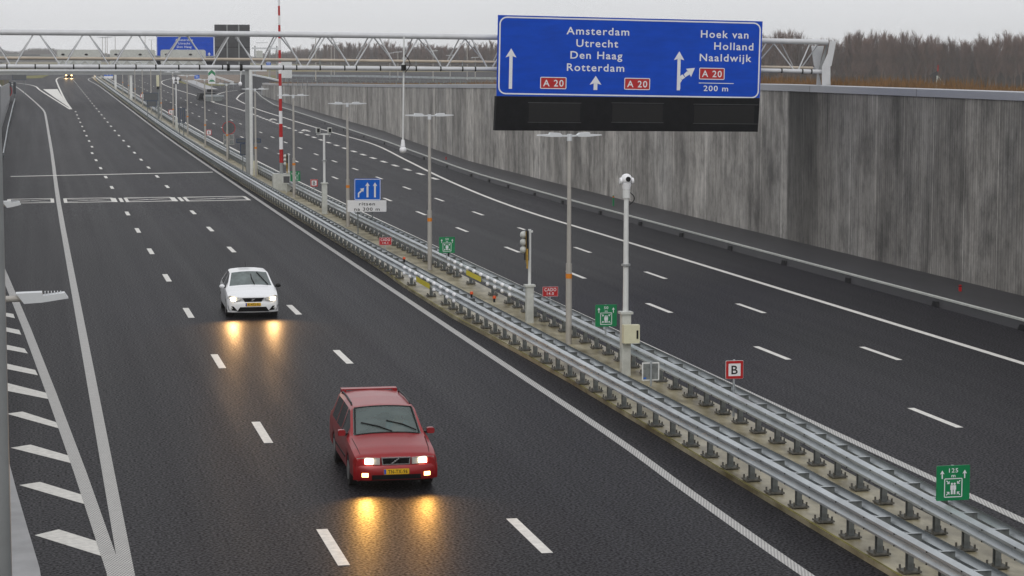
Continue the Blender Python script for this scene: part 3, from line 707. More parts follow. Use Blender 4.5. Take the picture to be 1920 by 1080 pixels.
# raised boom
X, Y = 15.0, 138.5; z = Z0(Y)
t = thing('barrier_boom', 'tall upright red and white striped barrier boom on a grey cabinet', 'barrier boom', (X,Y,z))
cb = MB().box(X-.42,X+.44,Y-.35,Y+.35,z,z+1.05).build('cabinet', 'boxgrey', t)
MB().box(X-.12,X+.15,Y-.365,Y-.352,z+.4,z+.9).build('door', 'boxgrey', cb)
q0 = at(528, 345, Y); base = at(527.8, 334, Y); top = at(522.6, -20, Y)
MB().cyl(base, lerp(base, top, .085), .12, .11, 12).build('foot', 'grey', t, smooth=60)
ys_ = [305,280,257,232,208,185,161,138,117,94,72,47,29,11,-9,-30]
for k in range(len(ys_)-1):
    a = at(lerp(527.6,522.6,(305-ys_[k])/325), ys_[k], Y); c = at(lerp(527.6,522.6,(305-ys_[k+1])/325), ys_[k+1], Y)
    r1 = lerp(.125,.055,k/15); r2 = lerp(.125,.055,(k+1)/15)
    MB().cyl(a, c, r1, r2, 12).build('red_stripe' if k % 2 == 0 else 'white_stripe', 'red' if k % 2 == 0 else 'white', t, smooth=60)
signal_mast(15.48, 137.6, 2.35, 'farther signal mast right beside the red and white barrier boom')
X = 15.2; Y = 136.4
t = thing('equipment_box', 'small grey box with dark front under the striped boom', 'cabinet', (X,Y,Z0(Y)))
MB().box(X-.26,X+.26,Y-.1,Y+.1,Z0(Y)+.55,Z0(Y)+1.05).build('housing', 'boxgrey', t); MB().box(X-.19,X+.19,Y-.112,Y-.102,Z0(Y)+.6,Z0(Y)+1.0).build('front_panel', 'darkgrey', t)
MB().cyl((X,Y,Z0(Y)),(X,Y,Z0(Y)+.55),.06).build('leg', 'boxgrey', t)

def evac_sign(X, Y, num, zb, lab, s=.62, detail=True):
    t = thing('evacuation_sign', lab, 'sign', (X,Y,Z0(Y)), 'green evacuation signs on the far rail')
    zt = zr(Y)+zb+s; k_ = .973; X, Y, s, zt = X*k_, Y*k_, s*k_, CH+(zt-CH)*k_; t.location = (X,Y,Z0(Y))
    f = flat_fn(X, Y, zt, s)
    MB().cyl((X,Y+.04,Z0(Y)+.75),(X,Y+.04,zt),.025,n=8).build('post', 'steel', t)
    MB().prism(rr_out(0,0,s,s,.02), f, -.02, .0).build('plate', 'green', t)
    k = s/.62; b = MB(); f2 = lambda u,v,d: f(u*k, v*k, d*.4)
    arrow_up(b, .10,.08,.23,.022,.085,.07,f2); arrow_up(b, .52,.08,.23,.022,.085,.07,f2)
    put_text(b, num, .31,.085, .035+.045*len(num), .075, f2, .02); put_text(b, 'm', .31,.178,.075,.06, f2, .02)
    ring(b, .14,.225,.48,.565,.02,.016,f2)
    for cx, cy, dx, dy in ((.215,.30,1,1),(.405,.30,-1,1),(.215,.49,1,-1),(.405,.49,-1,-1)):
        b.add([f2(cx+.025*dx,cy+.025*dy,.012), f2(cx+.025*dx,cy-.03*dy,.012), f2(cx-.03*dx,cy+.025*dy,.012)], [(0,1,2)])
        b.add([f2(cx-.04*dx,cy-.028*dy,.012), f2(cx-.028*dx,cy-.04*dy,.012), f2(cx+.01*dx,cy-.002*dy,.012), f2(cx-.002*dx,cy+.01*dy,.012)], [(0,1,2,3)])
    for px_ in (.285,.335):
        b.add([f2(px_-.027,.35,.012),f2(px_+.027,.35,.012),f2(px_+.03,.43,.012),f2(px_+.017,.43,.012),f2(px_+.017,.51,.012),f2(px_-.017,.51,.012),f2(px_-.017,.43,.012),f2(px_-.03,.43,.012)], [tuple(range(8))])
        b.prism([(px_+.02*math.cos(a*math.pi/5), .325+.02*math.sin(a*math.pi/5)) for a in range(10)], f2, .008, .012)
    b.build('symbols', 'letter', t)
evac_sign(15.62, 35.7, '125', .66, 'green evacuation sign reading 125 m, nearest the camera')
evac_sign(15.62, 59.8, '50', .87, 'green evacuation sign just left of the white ball camera mast')
evac_sign(15.62, 84.3, '50', .85, 'green evacuation sign beside the second lamp post')
evac_sign(15.72, 108.0, '50', .98, 'green evacuation sign half hidden behind the blue merge sign')
evac_sign(15.72, 136.1, '50', .80, 'green evacuation sign half hidden beside the striped boom')

def cado(X, Y, zb, num, lab):
    t = thing('passage_sign', lab, 'sign', (X,Y,Z0(Y)), 'red passage signs on the rails')
    W, H = .50, .31; zt = zr(Y)+zb+H; f = flat_fn(X, Y, zt, W)
    MB().box(X-.02,X+.02,Y+.02,Y+.05,Z0(Y)+.6,zt).build('post', 'steel', t)
    MB().prism(rr_out(0,0,W,H,.01), f, -.015, 0).build('plate', 'red', t)
    b = MB(); f2 = lambda u,v,d: f(u,v,d*.4)
    put_text(b, 'CADO', .25,.09,.38,.105, f2, .02); put_text(b, num, .25,.215,.22,.085, f2, .02); ring(b, .004,.004,.496,.306,.012,.006,f2); b.build('lettering', 'letter', t)
cado(15.72, 67.1, .95, '14.0', 'red CADO passage sign on the far rail, right of the nearer signal mast')
cado(13.70, 87.5, .92, '14.1', 'red CADO passage sign on the near rail, left of the second lamp post')

def b_sign(X, Y, zb, lab, s=.42):
    t = thing('letter_sign', lab, 'sign', (X,Y,Z0(Y)), 'white B signs with red frame on the far rail')
    zt = zr(Y)+zb+s; f = flat_fn(X, Y, zt, s)
    MB().cyl((X,Y+.04,Z0(Y)+.1),(X,Y+.04,zt+.02),.028,n=8).build('post', 'steel', t)
    MB().prism(rr_out(0,0,s,s,.02), f, -.02, 0).build('plate', 'white', t)
    b = MB(); ring(b, .005,.005,s-.005,s-.005,.02,.06,lambda u,v,d: f(u,v,d*.4)); b.build('red_frame', 'red', t)
    b = MB(); put_text(b, 'B', s/2, s/2, .15, .20, lambda u,v,d: f(u,v,d*.4), .03); b.build('lettering', 'ink', t)
b_sign(15.55, 47.9, 1.08, 'small square white sign reading B with red frame, nearest one on the far rail')
b_sign(15.75, 127, 1.0, 'small B sign partly hidden by the T shaped camera mast')
b_sign(15.75, 205, 1.0, 'small B sign with red frame left of the round sign back', .5)
b_sign(15.75, 262, 1.0, 'tiny red framed B sign far down the median', .55)
b_sign(15.75, 330, 1.0, 'farthest tiny red framed B sign down the median', .6)

X, Y = 14.12, 51.6
t = thing('reversed_sign', 'back of a small grey sign with white edge at the foot of the camera mast', 'sign', (X,Y,.1))
tl = at(1204,680,Y); br = at(1236,713,Y)
MB().prism(rr_out(tl.x,br.z,br.x,tl.z,.02), lambda u,v,d: Vector((u,Y+d,v)), 0, .02).build('rim', 'whitepaint', t)
MB().box(tl.x+.03,br.x-.03,Y-.004,Y-.001,br.z+.03,tl.z-.03).build('plate', 'steel2', t)
MB().cyl(((tl.x+br.x)/2,Y-.03,.4),((tl.x+br.x)/2,Y-.03,tl.z+.03),.025,n=8).build('post', 'steel', t)
MB().box(tl.x+.04,tl.x+.10,Y-.008,Y-.005,br.z+.04,br.z+.08).build('sticker', 'blue2', t)

# merge sign
Y = 103.5
t = thing('merge_sign', 'blue lane merge sign with a white panel reading ritsen na 300 m', 'sign', (14.6,Y,Z0(Y)))
tl = at(664,335,Y); tr = at(714,335,Y); bl = at(664,375.5,Y); f = plane_fn(tl,tr,bl,100,81)
MB().prism(rr_out(0,0,100,81,6), f, -.03, 0).build('blue_plate', 'blue2', t)
b = MB(); ring(b, 1.5,1.5,98.5,79.5,5,2.0,f,0,.006)
arrow_up(b, 50,14,70,7,17,14,f,0,.006); arrow_up(b, 78,14,70,7,17,14,f,0,.006)
b.add([f(14,70,.006),f(19,70,.006),f(19,57,.006),f(31,46,.006),f(27,42,.006),f(14,54,.006)], [(0,1,2,5),(5,2,3,4)])
b.add([f(37,35,.006),f(22,38,.006),f(34,50,.006)], [(0,1,2)]); b.build('arrows', 'letter', t)
tl = at(651.5,375.5,Y-.05); tr = at(724.5,375.5,Y-.05); bl = at(651.5,397,Y-.05); f = plane_fn(tl,tr,bl,146,43)
MB().prism(rr_out(0,0,146,43,1.5), f, -.03, 0).build('text_plate', 'white', t)
b = MB(); f2 = lambda u,v,d: f(u,v,.006)
put_text(b, 'ritsen', 73, 13, 60, 12, f2, .025); put_text(b, 'na 300 m', 73, 33, 96, 12, f2, .025); b.build('lettering', 'ink', t)
for px in (663,690):
    a = at(px+8,400,Y+.1); MB().cyl((a.x,Y+.08,Z0(Y)),(a.x,Y+.08,a.z+1.0),.03,n=8).build('post', 'steel2', t)
    MB().bar((a.x,Y+.08,Z0(Y)+.95),(a.x-.14,Y+.02,a.z),.03).build('strut', 'steel2', t)

# backs of signs that face the oncoming lanes
def sign_back(lab, Y, rects, legs, rim='rimblue', name='reversed_sign'):
    c = at(legs[0][0], legs[0][1], Y); t = thing(name, lab, 'sign', (c.x,Y,Z0(Y)))
    for x0,y0,x1,y1 in rects:
        a = at(x0,y0,Y); e = at(x1,y1,Y)
        p = MB().box(a.x,e.x,Y,Y+.04,e.z,a.z).build('plate', 'backgrey', t)
        b = MB(); ring(b, a.x,e.z,e.x,a.z,.05,.05,lambda u,v,d: Vector((u,Y-d,v)),0,.006); b.build('rim', rim, p)
    for px,py in legs:
        a = at(px,py,Y); MB().cyl((a.x,Y+.06,Z0(Y)),(a.x,Y+.06,a.z),.04,n=8).build('post', 'steel2', t)
sign_back('dark T shaped sign back beside the white column, blue edges', 161, [(443,260,489,268),(450,269,480,291)], [(455,265),(476,265)])
sign_back('dark see through sign back with blue edges far down the median', 262, [(269,174,297,189),(275,189,294,200)], [(276,175),(292,175)])
sign_back('tall narrow sign backs with dark blue edges between two lamp posts', 212, [(333,203,339,230),(341,203,347,230)], [(336,205),(344,205)])
Y = 178.5
t = thing('reversed_round_sign', 'back of a round red rimmed sign above four small frames, mid median', 'sign', (15.25,Y,Z0(Y)))
c = at(429,240,Y); rad = 12.3/4148*Y
q = MB().cyl((c.x,Y,c.z),(c.x,Y+.04,c.z),rad-.06,n=28).build('disc', 'backgrey', t)
b = MB(); n = 28
b.add([Vector((c.x+r*math.cos(2*math.pi*k/n),Y-.006,c.z+r*math.sin(2*math.pi*k/n))) for r in (rad,rad-.05) for k in range(n)], [(k,(k+1)%n,n+(k+1)%n,n+k) for k in range(n)]); b.build('red_rim', 'red', t)
for i in (0,1):
    for j in (0,1):
        a = at(419+i*10.5,252+j*10.2,Y); e = at(428.5+i*10.5,261.5+j*10.2,Y)
        MB().box(a.x,e.x,Y+.02,Y+.05,e.z,a.z).build('plate', 'steel2', t); b = MB(); ring(b,a.x,e.z,e.x,a.z,.02,.035,lambda u,v,d: Vector((u,Y+.015,v))); b.build('rim', 'lampgrey', t)
MB().cyl((c.x,Y+.08,Z0(Y)),(c.x,Y+.08,c.z),.04,n=8).build('post', 'steel2', t)

# white column with the big portrait panel seen from behind
X, Y = 14.85, 156.4; z = Z0(Y)
a = at(462,327,Y); c = at(469,327,Y); e = at(474.5,330,Y); zt = at(468,128,Y).z
t = thing('sign_column', 'stout white steel column in the median holding a tall dark panel', 'sign column', (X,Y,z))
MB().box(a.x,c.x,Y,Y+.35,z,zt).build('rear_leg', 'grey', t)  # grey tone is the white column's shaded side, put into the colour
MB().cyl(((c.x+e.x)/2,Y-.15,z),((c.x+e.x)/2,Y-.15,zt),(e.x-c.x)/2+.02,n=16).build('front_leg', 'whitepaint', t, smooth=60)
MB().box(e.x-.05,e.x+.30,Y-.2,Y+.1,z,z+1.0).build('cabinet', 'cream', t)
p0 = at(402,46,Y); p1 = at(469,126,Y)
pn = MB().box(p0.x,p1.x,Y-.05,Y+.12,p1.z,p0.z).build('panel_back', 'darkgrey', t)
for px in (425.5,447.5):
    q = at(px,60,Y); MB().box(q.x-.045,q.x+.045,Y-.10,Y-.052,p1.z-.1,p0.z).build('rail', 'grey', pn)
for py in (61.5,88):
    q = at(410,py,Y); MB().box(p0.x,p1.x,Y-.062,Y-.052,q.z-.03,q.z+.0).build('seam', 'ink', pn)
MB().box(p0.x+.2,e.x,Y-.1,Y+.1,zt-.12,zt+.05).build('carrier_beam', 'grey', t)

# ------------------------------------------------------------------ sign gantry over both carriageways
YG = 92.0
ga = thing('sign_gantry', 'long pale steel lattice gantry spanning the whole motorway', 'gantry', (34.3,YG,6.8))
def chord(name, pts, r, mt, dy=0.0, n=16):
    P = [at(x,y,YG+dy) for x,y in pts]; b = MB()
    for p, q in zip(P, P[1:]): b.cyl(p, q, r, r, n)
    return b.build(name, mt, ga, smooth=60)
chord('top_chord', [(-420,58),(0,60.5),(500,64),(900,69.5),(1430,76.5),(1552,79)], .115, 'gantry')
chord('bottom_chord', [(-420,123),(0,124.5),(500,126.5),(900,129.5),(1430,141.5-9.5),(1545,134.5)], .092, 'gantry')
chord('cable_duct', [(-420,106.5),(0,108.5),(480,111.5),(930,116.5),(1430,125.5),(1524,127.3)], .062, 'tan', .55, 10)
chord('rear_chord', [(-420,108),(0,110.5),(480,113.5),(930,118.5),(1430,126.8),(1532,128)], .045, 'gantry', 1.0, 10)
topn = [-24,68,161,254,346,436,525,615,705,790,878,962,1046,1128,1208,1287,1365,1443,1524]
botn = [-70,24,117,209,300,393,484,570,660,747,832,918,1004,1087,1168,1248,1326,1404,1493]
def ty(x): return interp([(0,60.5),(500,64),(900,69.5),(1430,76.5),(1552,79)], x)
def by(x): return interp([(0,124.5),(500,126.5),(900,129.5),(1430,132),(1545,134.5)], x)
def ry(x): return interp([(0,110.5),(480,113.5),(930,118.5),(1430,126.8),(1532,128)], x)
for i, tx in enumerate(topn):
    for bx_ in ([botn[i]] if i+1 >= len(botn) else [botn[i], botn[i+1]]):
        s = 1 if bx_ > tx else -1
        MB().cyl(at(tx+4*s,ty(tx),YG), at(bx_-3*s,by(bx_),YG), .030, n=10).build('brace', 'gantry', ga, smooth=60)
        sh = -10*min(1.2,max(0,(tx-250)/450)) if tx < 1400 else 16; MB().cyl(at(tx+3*s+sh,ty(tx),YG+.1), at(bx_-7*s+sh*.15,ry(bx_),YG+.95), .028, n=10).build('brace', 'gantry', ga, smooth=60)
for px in (13,66,92,138,186,217,255,292,335,374,417,490,531,556,600,646,668,713,780,826,867,891,1465,1504,1521):
    MB().cyl(at(px-1.2,by(px),YG), at(px+1.2,by(px),YG), .104, n=14).build('strap', 'ink', ga)
for px in (428,452):
    MB().cyl(at(px-2.5,by(px),YG), at(px+2.5,by(px),YG), .15, n=14).build('strap', 'ink', ga)
for px in (556,600,668,780,826,867,891):
    MB().bar(at(px,ry(px)-2,YG+.5), at(px,by(px),YG), .03).build('hanger', 'steel2', ga)
# end frame standing on the wall
def slab_part(name, pts, dy0, dy1, mt):
    MB().prism(pts, lambda u,v,d: at(u,v,YG+d), dy0, dy1).build(name, mt, ga)
slab_part('front_leg', [(1556,77),(1568,77),(1559,124),(1557,124),(1557,150),(1558,168),(1541,168),(1541,125),(1552,100)], -.25, .25, 'gantry')
slab_part('rear_leg', [(1521,86),(1545,86),(1538,118),(1536,140),(1542,168),(1530,168),(1532,135),(1526,123)], .7, 1.1, 'gantry')
slab_part('cross_frame', [(1549,84),(1553,84),(1541,135),(1533,135)], .25, .7, 'grey')

# big blue direction sign hanging on it
ds = thing('direction_sign', 'large blue motorway direction sign for Amsterdam, Utrecht, Den Haag, Rotterdam and Hoek van Holland', 'road sign', (21,91.2,7))
YS = 91.2
TL = at(934,28,YS); TR = at(1430,40,YS); BL = at(931,180,YS); f = plane_fn(TL,TR,BL,496,152)
MB().prism([(0,0),(496,0),(495,147.5),(0,152)], f, -.06, 0).build('blue_panel', 'blue', ds)
b = MB(); ring(b, 2.5,2.5,493,148.5,14,2.6,f,0,.01); b.build('border', 'letter', ds)
b = MB()
for s, cx, cy, w_, h_ in (('Amsterdam',184.7,26.0,117,14.2),('Utrecht',184,49,78,14.2),('Den Haag',183,71.5,97,14.2),('Rotterdam',182,94.8,107,14.2),
                          ('Hoek van',424,26.5,91,14.2),('Holland',442,49,75,14.2),('Naaldwijk',427,71.3,99,14.2),('200 m',410,130.5,47,10.5)):
    put_text(b, s, cx, cy, w_, h_, f, .02)
b.add([f(377,120,.012),f(444,120,.012),f(444,121.3,.012),f(377,121.3,.012)], [(0,1,2,3)]); b.build('lettering', 'letter', ds)
b = MB(); arrow_up(b,25,62,138,6,20,17,f); b.build('arrow', 'letter', ds)
b = MB(); arrow_up(b,182.5,110.6,137.5,7,22,17,f); b.build('arrow', 'letter', ds)
b = MB(); arrow_up(b,338.5,61,135.5,6,20,17,f)
cv = [(339,131),(339,119),(342,113),(348,108),(357,101.5)]
for (u0_,v0_),(u1_,v1_) in zip(cv,cv[1:]): b.add([f(u0_-3.0*(v0_>112),v0_-3.2,.013),f(u0_+3.2,v0_+2.0,.013),f(u1_+3.0,v1_+2.8,.013),f(u1_-2.5,v1_-3.2,.013)],[(0,1,2,3)])
b.add([f(369,92,.013),f(352,94,.013),f(356,99,.013),f(362,109.5,.013)],[(0,1,2),(0,2,3)]); b.build('arrow', 'letter', ds)
for cx, cy in ((104,125.7),(260.5,124.6),(401.6,102.6)):
    q = MB().prism(rr_out(cx-24.3,cy-11.3,cx+24.3,cy+11.3,2.5), f, .002, .010).build('route_shield', 'red', ds)
    b = MB(); ring(b, cx-24.3,cy-11.3,cx+24.3,cy+11.3,2.5,1.5,f,0,.014); put_text(b, 'A 20', cx, cy, 38, 12.5, lambda u,v,d: f(u,v,.015), .02); b.build('lettering', 'letter', q)
mbx = MB().prism([(-.5,152.2),(495,147.8),(493,213),(-2,217)], f, -.35, .02).build('message_box', 'matrix', ds)
b = MB()
for u0_, u1_ in ((58,157),(213,312),(368,493)):
    for v in (163 if u0_ == 58 else 161, 200 if u0_ == 58 else 198): b.add([f(u0_,v,.032),f(u1_,v-.5,.032),f(u1_,v+.3,.032),f(u0_,v+.8,.032)],[(0,1,2,3)])
b.build('display_edge', 'darkgrey', mbx)
for u0_, u1_ in ((60,155),(215,310),(370,485)): MB().prism([(u0_,164),(u1_,163),(u1_,198),(u0_,199)], f, .021, .028).build('display', 'ink', mbx)
for u in (60,180,300,420): MB().prism([(u-2,6),(u+2,6),(u+2,140),(u-2,140)], f, -.5, -.061).build('mounting_rail', 'gantry', ds)

# camera hanging from the gantry
hc = thing('hanging_camera', 'white ball camera hanging from the gantry on a long thin pole', 'camera', (at(757,70,91.6)))
a = at(757.5,69,91.6); c = at(755.5,262,91.6)
MB().cyl(a, c, .036, .036, 12).build('pole', 'whitepaint', hc, smooth=60)
MB().cyl(c, c-Vector((0,0,.28)), .07, .10, 12).build('housing', 'whiteplastic', hc, smooth=60)
MB().ball(c-Vector((0,0,.42)), .15, .15, .15, 16).build('camera_head', 'whiteplastic', hc, smooth=True)
q = at(757,127,91.5); MB().box(q.x-.09,q.x+.09,q.y-.1,q.y+.12,q.z-.12,q.z+.12).build('clamp', 'ink', hc)
MB().tube([q+Vector((.05+.22*math.sin(a_*math.pi/8),0,.32-.09*a_+.2)) for a_ in range(9)], .018, 6).build('cable', 'ink', hc)

# ------------------------------------------------------------------ far gantry with enforcement panels and its blue sign
YF = 349.0
fg = thing('far_gantry', 'distant grey gantry beam with pale rounded signal backs over the carriageways', 'gantry', (15,YF,zr(YF)))
def fbox(name, x0,y0,x1,y1, dy0, dy1, mt, par=None):
    a = at(x0,y0,YF+dy0); e = at(x1,y1,YF+dy0)
    return MB().box(a.x,e.x,YF+dy0,YF+dy1,e.z,a.z).build(name, mt, par or fg)
fbox('beam', -60,133.7,470,140,0,1.2,'grey'); fbox('top_plate', -60,130,500,133.7,-.15,1.4,'lamphead')
for x0, x1 in ((107,190),(206,292),(301,386)):
    a = at(x0,93,YF-.3); e = at(x1,121,YF-.3)
    p = MB().prism(rr_out(a.x,e.z,e.x,a.z,.35), lambda u,v,d: Vector((u,YF-.3+d,v)), 0, .3).build('signal_back', 'boxgrey', fg)
    for fx_ in (.13,.66):
        cx = lerp(a.x,e.x,fx_); cz = at(x0,102,YF-.3).z
        MB().ball((cx,YF-.36,cz), .26, .1, .14, 12).build('spot', 'black', p)
    for k in range(8):
        u0_ = lerp(x0,x1,k/8); u1_ = lerp(x0,x1,(k+1)/8); s = k % 2
        MB().bar(at(u0_,112 if s else 122,YF-.5), at(u1_,122 if s else 112,YF-.5), .09).build('brace', 'lamphead', p)
fbox('upper_rail', -60,104,470,107,.2,.5,'grey')
for px, py in ((246,189),(216,167)):
    pass
a = at(246.3,186,YF); MB().box(a.x-.2,a.x+.2,YF+.2,YF+.6,Z0(YF),6.4).build('column', 'whitepaint', fg)
t = thing('white_column', 'slim white column standing farthest down the median', 'post', (15.05,418,zr(418)+.1))
MB().box(14.85,15.25,417.8,418.2,zr(418)+.1,5.6).build('shaft', 'whitepaint', t); MB().box(14.8,15.3,417.75,418.25,5.6,5.7).build('cap', 'lamphead', t)
YB = 352.5
t = thing('direction_sign', 'smaller distant blue direction sign seen through the gantry lattice', 'road sign', at(347,90,YB))
tl = at(293,67.5,YB); tr = at(401.5,68,YB); bl = at(293.5,127,YB); f = plane_fn(tl,tr,bl,496,271)
MB().prism([(0,0),(496,0),(496,180),(0,180)], f, -.1, 0).build('blue_panel', 'blue', t)
b = MB(); ring(b,1,1,495,179,16,5,f,0,.02); 
for s, v, w_ in (('Amsterdam',32,150),('Utrecht',62,100),('Den Haag',91,125),('Rotterdam',120,140)): put_text(b, s, 238, v, w_, 18, lambda u,vv,d: f(u,vv,.02), .03)
arrow_up(b, 452,138,172,8,28,20,lambda u,v,d: f(u,v,.02)); b.build('lettering', 'letter', t)
MB().prism([(0,180.3),(496,180.3),(496,250),(0,250)], f, -.5, .02).build('message_box', 'matrix', t)
# hanging pale cabinet on a dark twin mast
X_, Y = at(296.5,150,273).x, 273.0
t = thing('cabinet_mast', 'tall dark mast carrying a pale green cabinet far down the median', 'mast', (X_,Y,Z0(Y)))
a = at(293,141,Y); e = at(298.5,162,Y); MB().box(a.x,e.x,Y-.2,Y+.15,e.z,a.z).build('cabinet', 'cream', t)
MB().box(a.x+.03,e.x-.03,Y-.18,Y+.1,e.z-.3,e.z-.01).build('skirt', 'ink', t); MB().box(X_-.13,X_+.13,Y+.16,Y+.36,Z0(Y),e.z+.2).build('mast', 'steel2', t)
# slim signal mast with two white heads
Y = 236.0
t = thing('signal_mast', 'white mast with two round topped white heads far down the median', 'signal', (14.75,Y,Z0(Y)))
a = at(330,158,Y); MB().cyl((a.x,Y,Z0(Y)+1.3),(a.x,Y,a.z),.07,n=10).build('pole', 'whitepaint', t); MB().box(a.x-.14,a.x+.14,Y-.14,Y+.14,Z0(Y),Z0(Y)+1.4).build('base_column', 'boxgrey', t)
for px in (325.5,333.5):
    q = at(px,147,Y); MB().cyl((q.x,Y-.1,q.z),(q.x,Y+.1,q.z),.17,n=16).build('head', 'whiteplastic', t); MB().box(q.x-.07,q.x+.07,Y-.08,Y+.08,q.z-.55,q.z-.15).build('stem', 'whiteplastic', t)
MB().bar(at(324,153,Y), at(335,153,Y), .06).build('cross_arm', 'whitepaint', t)
# hanging dome far right + small blue signs + chevron crash cushion
Y = 300.0; a = at(452,134,Y); c = at(450.5,156,Y)
t = thing('hanging_camera', 'small distant white camera hanging before the dark wall', 'camera', a)
MB().cyl(a,c,.05,n=8).build('pole', 'whitepaint', t); MB().ball(c-Vector((0,0,.1)),.26,.2,.3,12).build('camera_head', 'whiteplastic', t, smooth=True)
MB().cyl(a+Vector((0,0,1.2)),a,.05,n=8).build('bracket', 'whitepaint', t)
def small_sign(lab, px0,py0,px1,py1,Y,mt,legs,under=None,zg=None, glyph=None):
    a = at(px0,py0,Y); e = at(px1,py1,Y); g0 = zr(Y) if zg is None else zg
    t = thing('road_sign', lab, 'sign', ((a.x+e.x)/2,Y,g0))
    f = lambda u,v,d: Vector((lerp(a.x,e.x,u),Y-d,lerp(a.z,e.z,v)))
    MB().prism([(0,0),(1,0),(1,1),(0,1)], f, -.05, 0).build('plate', mt, t)
    b = MB(); arrow_up(b,.35,.15,.85,.08,.22,.3,lambda u,v,d: f(u,v,.01)); arrow_up(b,.68,.15,.85,.08,.22,.3,lambda u,v,d: f(u,v,.01)); b.build('symbol', 'letter', t)
    if under:
        u0 = at(under[0],under[1],Y); u1 = at(under[2],under[3],Y); MB().box(u0.x,u1.x,Y-.02,Y+.03,u1.z,u0.z).build('under_plate', 'white', t)
    for px in legs:
        q = at(px,py1,Y+.1); MB().cyl((q.x,Y+.1,g0),(q.x,Y+.1,a.z),.06,n=8).build('post', 'lampgrey', t)
small_sign('small blue arrow sign with white plate at the head of the median', 195,133,212,142.5,452,'blue2',(198,209),(195,142.5,212,147))
small_sign('tiny blue sign by the olive verge of the far exit', 364.5,140.5,374,147.5,440,'blue2',(369,),zg=zr(440))
Y = 345.0
t = thing('crash_cushion', 'dark crash cushion with green and white chevron board at the right gore', 'crash cushion', at(397,178,Y))
cx = at(397,170,Y).x; g0 = zr(Y)
MB().prism([(-1.45,0),(-1.2,.9),(1.2,.9),(1.45,0)], lambda u,v,d: Vector((cx+u,Y+8+d,g0+v+.25)), 0, 6).build('body', 'ink', t)
MB().prism(rr_out(-1.3,0,1.3,1.0,.3), lambda u,v,d: Vector((cx+.3+u,Y+d,g0+v)), 0, 4).build('nose', 'steel2', t)
MB().box(cx-1.1,cx+1.9,Y-.05,Y+.05,g0+.75,g0+1.0).build('rail', 'steel', t)
YC = Y-.4; a = at(390,124,YC); e = at(404,157,YC)
p = MB().prism(rr_out(a.x,e.z,e.x,a.z,.12), lambda u,v,d: Vector((u,YC+d,v)), 0, .06).build('chevron_board', 'white', t)
MB().cyl(((a.x+e.x)/2,YC+.1,g0),((a.x+e.x)/2,YC+.1,e.z),.07,n=8).build('post', 'lampgrey', t)
for k, zz in enumerate((.62,.12)):
    w2 = (e.x-a.x)/2*.95; xm = (a.x+e.x)/2; zc = lerp(e.z,a.z,zz)
    b = MB(); b.add([Vector((xm,YC-.01,zc+w2*.9)),Vector((xm+w2,YC-.01,zc)),Vector((xm+w2,YC-.01,zc-w2*.95)),Vector((xm,YC-.01,zc-w2*.05)),Vector((xm-w2,YC-.01,zc-w2*.95)),Vector((xm-w2,YC-.01,zc))], [(0,1,2,3),(0,3,4,5)] if k == 0 else [(0,1,3),(0,3,5)])
    b.build('chevron', 'green', p)

# ------------------------------------------------------------------ far exit: dark wall, verge, kerbs
dw = thing('retaining_wall', 'short dark retaining wall behind the curve of the far exit', 'wall', (40,408,2.4))
b = MB(); A = [(450.6,139,408),(475,142,405),(500,147,400),(524,152.5,395)]
rows = []
for px, py, Yw in A: 
    p = at(px,py,Yw); rows.append([Vector((p.x,p.y,2.2)), p, p+Vector((0,1.2,0)), Vector((p.x,p.y+1.2,2.2))])
b.sheet(rows); b.add([rows[0][0],rows[0][1],rows[0][2],rows[0][3]],[(0,1,2,3)]); b.build('face', 'darkgrey', dw)
b = MB()
for (x0,y0,Y0_),(x1,y1,Y1_) in zip(A,A[1:]): b.bar(at(x0,y0-1.5,Y0_-.1), at(x1,y1-1.5,Y1_-.1), .3, .28)
b.build('coping', 'lamphead', dw)
MB().box(at(492,160,369).x, at(506,160,369).x+.2, 368.05, 371, zr(368)-.2, at(500,161,369).z).build('end_pier', 'conc', rw)
v = MB(); v.sheet([[onroad(330,152,.05), onroad(372,151,.05)],[onroad(345,157,.05), onroad(420,157,.05)],[onroad(378,161,.05), onroad(430,160,.05)]])
tag(v.build('verge', 'grass'), kind='structure')
v = MB(); P = [(340,152),(352,157.5),(365,163),(380,169.5),(388,172)]
rows = [[onroad(x,y,.02), onroad(x,y,.02)+Vector((0,0,.45)), onroad(x,y,.02)+Vector((2.2,1.5,.45))] for x,y in P]; v.sheet(rows)
tag(v.build('exit_kerb', 'conc'), kind='structure')
v = MB(); v.sheet([[Vector((32,470,3.3)),Vector((50,470,3.4))],[Vector((32,520,5.1)),Vector((56,520,5.4))]]); tag(v.build('paved_slope', 'brick'), kind='structure')
t = thing('guard_rail', 'pale guard rail running down beside the far exit ramp', 'guard rail', (34,430,3))
b = MB(); b.bar(at(405,143.5,440), at(438,154.5,420), .1, .35); b.build('beam', 'lamphead', t)
for k in range(5): p = lerp(at(405,143.5,440), at(438,154.5,420), k/4); MB().box(p.x-.05,p.x+.05,p.y,p.y+.1,zr(p.y)-.1,p.z).build('post', 'steel2', t)
